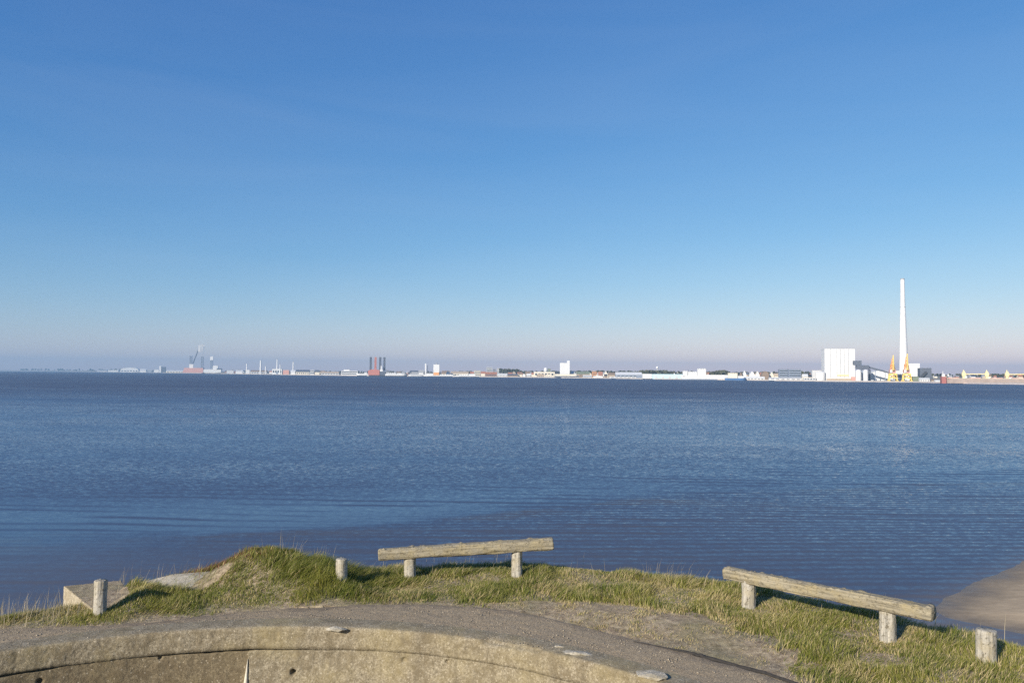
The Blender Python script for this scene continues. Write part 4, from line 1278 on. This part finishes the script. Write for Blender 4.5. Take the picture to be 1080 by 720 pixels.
each('door', [(s.X(691 + i * 7), s.X(691 + i * 7) + 7, -0.3, 0.1, 0.3, 6.5) for i in range(4)], 'pale_grey', s.o)
s = Site('radio_tower', 'slim tower with a white round top behind the pale blue hall', 'tower', 692, 694.5, 386.0, 420)
MB().cyl(0, 0, -1, s.h * 0.86, 2.2, 1.6, 12).build('shaft', 'pale_grey', s.o, True)
MB().lathe(0, 0, [(1.6, s.h * 0.72), (4.6, s.h * 0.8), (4.6, s.h * 0.9), (1.2, s.h)], 20).build('gallery', 'white', s.o, True)
MB().cyl(0, 0, s.h, s.h + 6, 0.4, 0.2, 6).build('antenna', 'grey', s.o)

# --- big white ship and neighbours
s = ship('ferry', 'big white ferry with square white superstructure, longest ship in the harbour', 'ship', 720, 770, -20, 396.6, 'white',
         [(720.6, 725.4, 391.2, 'white', 'wheelhouse'), (726, 735.5, 391.8, 'white', 'deckhouse'), (735.8, 744.2, 388.6, 'white', 'superstructure'), (744.6, 767.5, 395.2, 'white', 'upper_deck')],
         'blue_grey', True, [(722.6, 389.6, 'grey', 0.6), (726.6, 390.0, 'slate', 0.8)], 22)
s = ship('ship', 'blue hulled ship with cream deckhouse behind the stern of the white ferry', 'ship', 765, 786, -35, 398.6, 'blue',
         [(768, 777.5, 393.2, 'cream', 'deckhouse'), (778, 784, 396.2, 'white', 'superstructure')], 'blue', False, [(780, 391.6, 'slate', 0.5)], 14)
B('house', 'dark gabled shed right of the blue hulled ship', 'shed', 779.5, 783, 391.9, 70, 'front', 'brown', 'dark', 14)
B('tent', 'pointed white tent roof, left one of three above the long quay store', 'tent', 783.6, 787.2, 390.6, 90, 'front', 'white', 'white', 14)
B('tent', 'broad white tent roof, middle one of three above the long quay store', 'tent', 790.5, 796.2, 391.4, 90, 'front', 'white', 'white', 14)
B('tent', 'steep white tent roof, right one of three above the long quay store', 'tent', 797, 801.2, 391.2, 90, 'front', 'white', 'cream', 14)
B('house', 'brown domed hall right of the three white tents', 'hall', 803.5, 811, 391.4, 90, 'barrel', 'brown', 'brown', 20)
B('house', 'cream house between the brown domed hall and the dark blue blocks', 'house', 812, 816, 391.8, 120, 'front', 'cream', 'pale_grey', 14)
B('house', 'small cream shed just left of the dark blue blocks', 'shed', 817, 821, 393.6, 110, 'gable', 'cream', 'tan', 12)
B('warehouse', 'long bright white quay store below the tents', 'warehouse', 784, 806, 397.0, 20, 'gable', 'white', 'white', 14, win=10)
B('warehouse', 'long low pale quay store below the dark blue blocks', 'warehouse', 812, 845, 398.0, 20, 'gable', 'white', 'pale_grey', 14, win=12)
B('apartment_block', 'dark blue glass office block, narrower left one of the pair', 'office block', 822.4, 831.8, 389.3, 60, 'flat', 'blue_grey', 'slate', 24, win=10, rows=4)
B('apartment_block', 'dark blue glass office block, wider right one of the pair', 'office block', 832.4, 844.6, 389.3, 60, 'flat', 'blue_grey', 'slate', 24, win=12, rows=4)
B('shed', 'cream shed right of the dark blue office blocks', 'shed', 846.5, 852, 394.4, 50, 'gable', 'cream', 'pale_grey', 12)
B('shed', 'dark roofed shed left of the round white tank', 'shed', 851.5, 856, 394.8, 90, 'gable', 'tan', 'dark', 14)
B('shed', 'pale grey waterfront shed left of the round white tank', 'shed', 848, 860, 398.0, 25, 'flat', 'pale_grey', 'cream', 12, win=4)
B('hall', 'pale hall behind the round white tank', 'hall', 857, 870.5, 390.4, 140, 'flat', 'pale_grey', 'cream', 24)

# --- power station
B('storage_tank', 'squat round white tank left of the white boiler house', 'tank', 861.4, 871.2, 391.6, 35, 'tank', 'white', 'white')
s = B('boiler_house', 'huge white windowless boiler house of the power station', 'power station', 871, 900.8, 367.8, 60, 'flat', 'white', 'white', 55, min_h=10)
each('panel_joint', [(s.X(x) - 0.5, s.X(x) + 0.5, -0.5, 0.1, 6, s.h - 1) for x in (876.5, 883, 886.6, 890.2, 894.4)], 'grey', s.o)
MB().box(s.X(873), s.X(899), -6, -0.1, -1, s.Zp(399)).build('plinth', 'tan', s.o)
MB().box(s.X(883.5), s.X(894.5), -1.2, 0.1, s.Zp(396.4), s.Zp(394.8)).build('vent_band', 'pale_yellow', s.o)
MB().box(s.X(896.5), s.X(902.5), -8, -1, -1, s.Zp(397.2)).build('annex', 'pink', s.o)
s = Site('conveyor_tower', 'dark stepped conveyor tower right of the white boiler house', 'conveyor tower', 901.3, 917, 380.0, 45)
MB().box(s.X(901.3), s.X(908.9), 0, 16, s.Zp(385), s.Zp(380.2)).build('upper_house', 'slate', s.o)
MB().box(s.X(904.4), s.X(916.4), 0, 16, s.Zp(389.2), s.Zp(385.02)).build('lower_house', 'slate', s.o)
MB().box(s.X(909.2), s.X(910.9), 3, 10, -1, s.Zp(389.2)).build('support', 'blue_grey', s.o)
MB().box(s.X(916.2), s.X(918.2), 4, 10, -1, s.Zp(389.2)).build('support', 'slate', s.o)
s2 = Site('conveyor_bridge', 'long dark conveyor bridge sloping down behind the left yellow crane', 'conveyor bridge', 917, 948, 386, 70)
MB().beam((s2.X(915.5), 0, s2.Zp(386.6)), (s2.X(949), 0, s2.Zp(396.2)), 4.0, 1.7 * s2.mpp).build('gallery', 'slate', s2.o)
for xx, yy in ((924, 389.0), (933.5, 391.7), (942, 394.2)):
    MB().box(s2.X(xx) - 0.7, s2.X(xx) + 0.7, -0.7, 0.7, -1, s2.Zp(yy)).build('support', 'blue_grey', s2.o)
for x0_, x1_, lb in ((903.2, 908.8, 'white silo left of the conveyor tower support'), (911.2, 916.0, 'white silo right of the conveyor tower support, the slimmer one')):
    B('silo', lb, 'silo', x0_, x1_, 389.6, 30, 'tank', 'white', 'white')
B('dome_store', 'white round roofed store behind the conveyor bridge', 'store', 918.6, 941, 390.6, 110, 'barrel', 'white', 'white', 60)

s = Site('chimney', 'very tall tapering white power station chimney', 'chimney', 949, 957.5, 293.6, 130)
rb, rt = 4.6 * s.mpp, 2.0 * s.mpp
MB().lathe(0, 0, [(rb, -2), (rb * 0.94, s.h * 0.12), (rb * 0.78, s.h * 0.4), (rt * 1.2, s.h * 0.75), (rt, s.h - 3)], 40).build('shaft', 'white', s.o, True)
MB().lathe(0, 0, [(rt * 1.03, s.h - 3), (rt * 1.03, s.h - 0.4), (rt * 0.8, s.h), (rt * 0.78, s.h - 1)], 40).build('rim', 'grey', s.o, True)
mb = MB(); mb.lathe(0, 0, [(rt * 1.45, s.h * 0.72), (rt * 1.45, s.h * 0.722)], 32)
mb.build('gallery', 'pale_grey', s.o)
B('boiler_house', 'white block touching the right foot of the chimney', 'power station', 958.5, 969.6, 383.2, 150, 'flat', 'white', 'white', 30, min_h=8)
B('shed', 'dark low shed between the right yellow crane and the slate block', 'shed', 961, 968.8, 396.8, 40, 'flat', 'green_roof', 'slate', 12)
s = B('coal_bunker', 'dark slate block with a sloping chute right of the chimney', 'power station', 971, 982, 388.0, 70, 'flat', 'slate', 'slate', 26)
MB().beam((s.X(972), -2.5, s.Zp(397.5)), (s.X(977), -2.5, s.Zp(392)), 4, 5).build('chute', 'dark', s.o)
B('shed', 'low white shed in front of the dark slate block', 'shed', 970.5, 980, 398.3, 25, 'gable', 'white', 'pale_grey', 12, win=4)
B('shed', 'white machine hall between the two yellow cranes', 'hall', 943.5, 951, 390.8, 90, 'flat', 'white', 'cream', 16, win=4)
B('shed', 'small brown shed right of the dark slate block', 'shed', 983, 989, 399.8, 40, 'gable', 'tan', 'brown', 12)
B('shed', 'small pale shed left of the red bowed cargo ship', 'shed', 986.5, 994, 401.4, 22, 'gable', 'white', 'pale_grey', 10)

# --- the two dock cranes
def dock_crane(xc, top, label):
    s = Site('dock_crane', label, 'dock crane', xc - 4.3, xc + 4.3, top, 10, 2.8, 'yellow and orange dock cranes')
    m1 = s.mpp
    hw = 3.9 * m1; hp = s.Zp(394.4); hb = s.Zp(389.6)
    for i in (-1, 1):
        for j in (-1, 1):
            mb = MB().beam((i * hw, j * 6, 0), (i * hw * 0.84, j * 5, hp), 1.7)
            mb.box(i * hw - 2.2, i * hw + 2.2, j * 6 - 1.6, j * 6 + 1.6, 0, 1.8)
            mb.build('leg', 'yellow', s.o)
    mb = MB()
    for j in (-1, 1):
        mb.beam((-hw * 0.86, j * 5, hp), (hw * 0.86, j * 5, hp), 2.4, 2.8)
        mb.beam((-hw * 0.95, j * 5.7, hp * 0.32), (hw * 0.84, j * 5.1, hp * 0.96), 1.1)
        mb.beam((hw * 0.95, j * 5.7, hp * 0.32), (-hw * 0.84, j * 5.1, hp * 0.96), 1.1)
        mb.beam((-hw * 0.93, j * 5.6, hp * 0.4), (hw * 0.93, j * 5.6, hp * 0.4), 1.4)
    for i in (-1, 1):
        mb.beam((i * hw * 0.84, -5, hp), (i * hw * 0.84, 5, hp), 2.4, 2.8)
    mb.build('portal', 'yellow', s.o)
    MB().cyl(0, 0, hp - 1, hp + 2.4, 4.4, 4.0, 24).build('slewing_ring', 'grey', s.o, True)
    mh = MB().box(-3.0 * m1, 2.6 * m1, -4, 9, hp + 2.4, hb).build('machine_house', 'pink', s.o)
    MB().box(-2.9 * m1, -0.8 * m1, -6.2, -4.1, hp + 3, hb - 1).build('cab', 'white', mh)
    zt_ = s.h
    mb = MB().lattice(0.1 * m1, 2, hb, s.Zp(top + 9), 4.2 * m1, 0.95, 7, 2.2 * m1)
    mb.lattice(0.1 * m1, 2, s.Zp(top + 9), s.Zp(top + 3), 2.2 * m1, 0.8, 6, 0.6 * m1)
    mb.build('tower', 'orange', s.o)
    MB().lattice(-0.2 * m1, -10, hb - 2, zt_, 1.4 * m1, 0.7, 5, 0.5 * m1).build('jib', 'yellow', s.o)
    MB().box(-1.4 * m1, 1.5 * m1, 8, 13, s.Zp(387), s.Zp(384)).build('counterweight', 'orange', s.o)
dock_crane(941.6, 374.6, 'orange and yellow dock crane left of the chimney')
dock_crane(956.4, 373.0, 'orange and yellow dock crane in front of the chimney foot')

# --- cargo ship behind the mole on the right
s = Site('cargo_ship', 'long cargo ship with red bow and four pale yellow cranes at the right edge', 'cargo ship', 997, 1104, 391, 55, 0.0)
hz_ = s.Zp(399.6)
hull_mesh(s.X(1003), s.X(1104), hz_, 22, 0.04, 0.5, True, 2.0).build('hull', 'hull_tan', s.o)
hull_mesh(s.X(1003), s.X(1104), hz_ + 1.3, 22.6, 0.04, hz_ + 0.02, True, 2.0).build('bulwark', 'cream', s.o)
MB().prism_x([(-9, 0), (9, 0), (8.5, s.Zp(397.4)), (-8.5, s.Zp(397.4))], s.X(999), s.X(1003.4)).build('bow', 'bow_red', s.o)
MB().box(s.X(1000), s.X(1002.6), -3, 3, s.Zp(397.4), s.Zp(394.6)).build('foremast_house', 'white', s.o)
MB().cyl(s.X(1001), 0, s.Zp(394), s.Zp(391.6), 0.7, 0.4, 8).build('foremast', 'white', s.o)
MB().box(s.X(1005.3), s.X(1006.3), -2, 2, s.Zp(397), s.Zp(394.6)).build('winch_post', 'white', s.o)
for (xa, xb, boom) in ((1020.6, 1042, 1), (1042, 1042, 0), (1060.5, 1080, 1), (1080.5, 1080.5, 0)):
    mb = MB().box(s.X(xa) - 2.0, s.X(xa) + 2.0, -2, 2, hz_, s.Zp(391.5))
    mb.box(s.X(xa) - 3.2, s.X(xa) + 3.2, -3, 3, s.Zp(396.5), s.Zp(393.2))
    mb.cyl(s.X(xa), 0, s.Zp(391.5), s.Zp(389.8), 0.8, 0.5, 8)
    cr = mb.build('deck_crane', 'pale_yellow', s.o)
    if boom:
        MB().beam((s.X(xa) + 3, 0, s.Zp(394.6)), (s.X(xb) - 3, 0, s.Zp(394.3)), 1.6, 1.5).build('boom', 'pale_yellow', cr)
each('hatch_cover', [(s.X(x) - 9, s.X(x) + 9, -7, 7, hz_, hz_ + 2.4) for x in (1010, 1031, 1051, 1070, 1092)], 'pink', s.o)
# the stone mole in front of it
V = []
mp = np.linspace(978, 1500, 60)
rg = np.random.default_rng(3)
for px in mp:
    d = ds(px) - 12
    q = at(px, 400, d); u_ = Vector((q.x, q.y, 0)).normalized()
    for off, z in ((-9, -1.5), (-4, 0.9), (-1.5, 1.7), (3, 1.8), (6, 1.0), (10, -1.5)):
        V.append((q.x + u_.x * (off + rg.uniform(-.7, .7)), q.y + u_.y * off, z + (rg.uniform(-.35, .35) if z > 0 else 0)))
M['mole'] = plain('mole_stone', (0.50, 0.42, 0.37), 0.9, 0.3, 0.2)
mo = np_mesh('mole', V, grid_faces(len(mp), 6), M['mole'], smooth=False)
tag(mo, 'low pinkish stone mole in front of the cargo ship', 'mole')

# --- small town houses, rows of them behind the landmarks
rnd = random.Random(12)
WALLS = [('white', 'white'), ('cream', 'cream'), ('brick red', 'brick'), ('tan', 'tan'), ('pale grey', 'pale_grey')]
ROOFS = [('red tiled', 'tile'), ('slate', 'slate'), ('brown', 'brown'), ('grey', 'grey')]
SEG = [(236, 258, 'right of the drilling rig', 4, 391.0, 240), (262, 300, 'behind the turbine towers', 7, 391.2, 260), (312, 358, 'left of the stepped white building', 9, 391.3, 240),
       (408, 446, 'between the red barge and the white mast', 8, 391.6, 260), (465, 511, 'behind the ferries', 9, 391.6, 260), (527, 566, 'between the pale tower blocks and the barrel vaulted halls', 9, 391.9, 330),
       (602, 648, 'between the grain silo and the white roofed hall', 10, 392.2, 300), (649, 720, 'behind the pale blue hall', 11, 392.3, 330), (726, 783, 'behind the big white ferry', 9, 392.6, 300),
       (784, 822, 'behind the white tents', 7, 392.8, 260), (845, 862, 'between the dark blue blocks and the round tank', 4, 393.5, 230), (984, 1080, 'behind the cargo ship', 12, 395.2, 420)]
groups = {}
for x0, x1, where, n, ytop, off in SEG:
    for i in range(n):
        px = x0 + (x1 - x0) * (i + rnd.uniform(0.15, 0.85)) / n
        wpx = rnd.uniform(2.0, 4.6)
        wn, wm_ = WALLS[min(4, int(rnd.random() ** 1.3 * 5))]; rn, rm = rnd.choice(ROOFS)
        lab = f'small {wn} house, {rn} roof, {where}'
        B('house', lab, 'house', px - wpx / 2, px + wpx / 2, ytop + rnd.uniform(-0.5, 1.0), off + rnd.uniform(-60, 120), rnd.choice(('gable', 'gable', 'front')), wm_, rm,
          12, group='small houses of the far town', turn=rnd.uniform(-0.3, 0.3), min_h=6.5)

# --- distant woods
k = NT('far_leaves')
n1 = k.noise(0.12, 4, 0.7)
k.l(k.ramp(n1.outputs['Fac'], [(0.3, (0.035, 0.045, 0.02)), (0.5, (0.07, 0.075, 0.035)), (0.7, (0.13, 0.115, 0.055))]), k.b.inputs['Base Color'])
k.b.inputs['Roughness'].default_value = 0.95
M['far_leaves'] = k.m

def wood(x0, x1, off, ytop, label, n, spread=60):
    rg = np.random.default_rng(int(x0 * 7 + x1))
    V = []; Fs = []
    for i in range(n):
        px = rg.uniform(x0, x1); o = off + rg.uniform(0, spread)
        d = ds(px) + o
        p = at(px, 400, d)
        z0 = land_z(o) - 0.5
        zt_ = at(px, ytop + rg.uniform(-0.35, 1.6), d).z
        H = max(5.0, zt_ - z0)
        wd = H * rg.uniform(0.35, 0.6)
        # crown of many small leaf faces round the limbs
        m_ = 46
        a = rg.uniform(0, 2 * PI, m_); b = rg.uniform(-0.9, 1.0, m_)
        rad = np.sqrt(np.maximum(0, 1 - b * b)) * rg.uniform(0.55, 1.1, m_)
        cx = p.x + wd * rad * np.cos(a); cy = p.y + wd * rad * np.sin(a); cz = z0 + H * 0.56 + H * 0.42 * b
        for q in range(m_):
            s_ = H * rg.uniform(0.10, 0.24)
            t1 = rg.normal(0, 1, 3); t1 /= np.linalg.norm(t1); t2 = np.cross(t1, rg.normal(0, 1, 3)); t2 /= np.linalg.norm(t2)
            c_ = np.array([cx[q], cy[q], cz[q]])
            i0 = len(V)
            V += [c_ + t1 * s_, c_ + t2 * s_, c_ - t1 * s_, c_ - t2 * s_]
            Fs.append((i0, i0 + 1, i0 + 2, i0 + 3))
    o = np_mesh('far_wood', np.array(V), np.array(Fs), M['far_leaves'], smooth=False)
    return tag(o, label, 'wood', kind='stuff')

wood(20, 130, 400, 388.9, 'hazy thin line of trees at the far left end of the horizon', 90, 600)
wood(150, 260, 700, 390.2, 'low tree line behind the drilling rig', 60, 200)
wood(260, 400, 500, 391.2, 'low tree line behind the turbine towers and the red barge', 110, 150)
wood(400, 512, 480, 391.4, 'low tree line behind the ferries', 90, 120)
wood(526, 546, 420, 389.4, 'dark clump of trees right of the pale tower blocks', 46)
wood(546, 592, 420, 391.2, 'tree line behind the barrel vaulted halls', 50)
wood(600, 678, 420, 391.0, 'tree line between the grain silo and the pale blue hall', 80)
wood(677, 703, 200, 390.9, 'dark clump of trees rising behind the pale blue hall', 50, 50)
wood(703, 754, 420, 391.6, 'tree line behind the big white ferry', 50)
wood(754, 769, 150, 391.0, 'olive clump of trees above the stern of the white ferry', 30, 40)
wood(770, 870, 380, 392.0, 'tree line behind the tents and dark blue blocks', 80)
wood(870, 1110, 600, 394.2, 'brownish tree line behind the power station and the cargo ship', 170, 200)
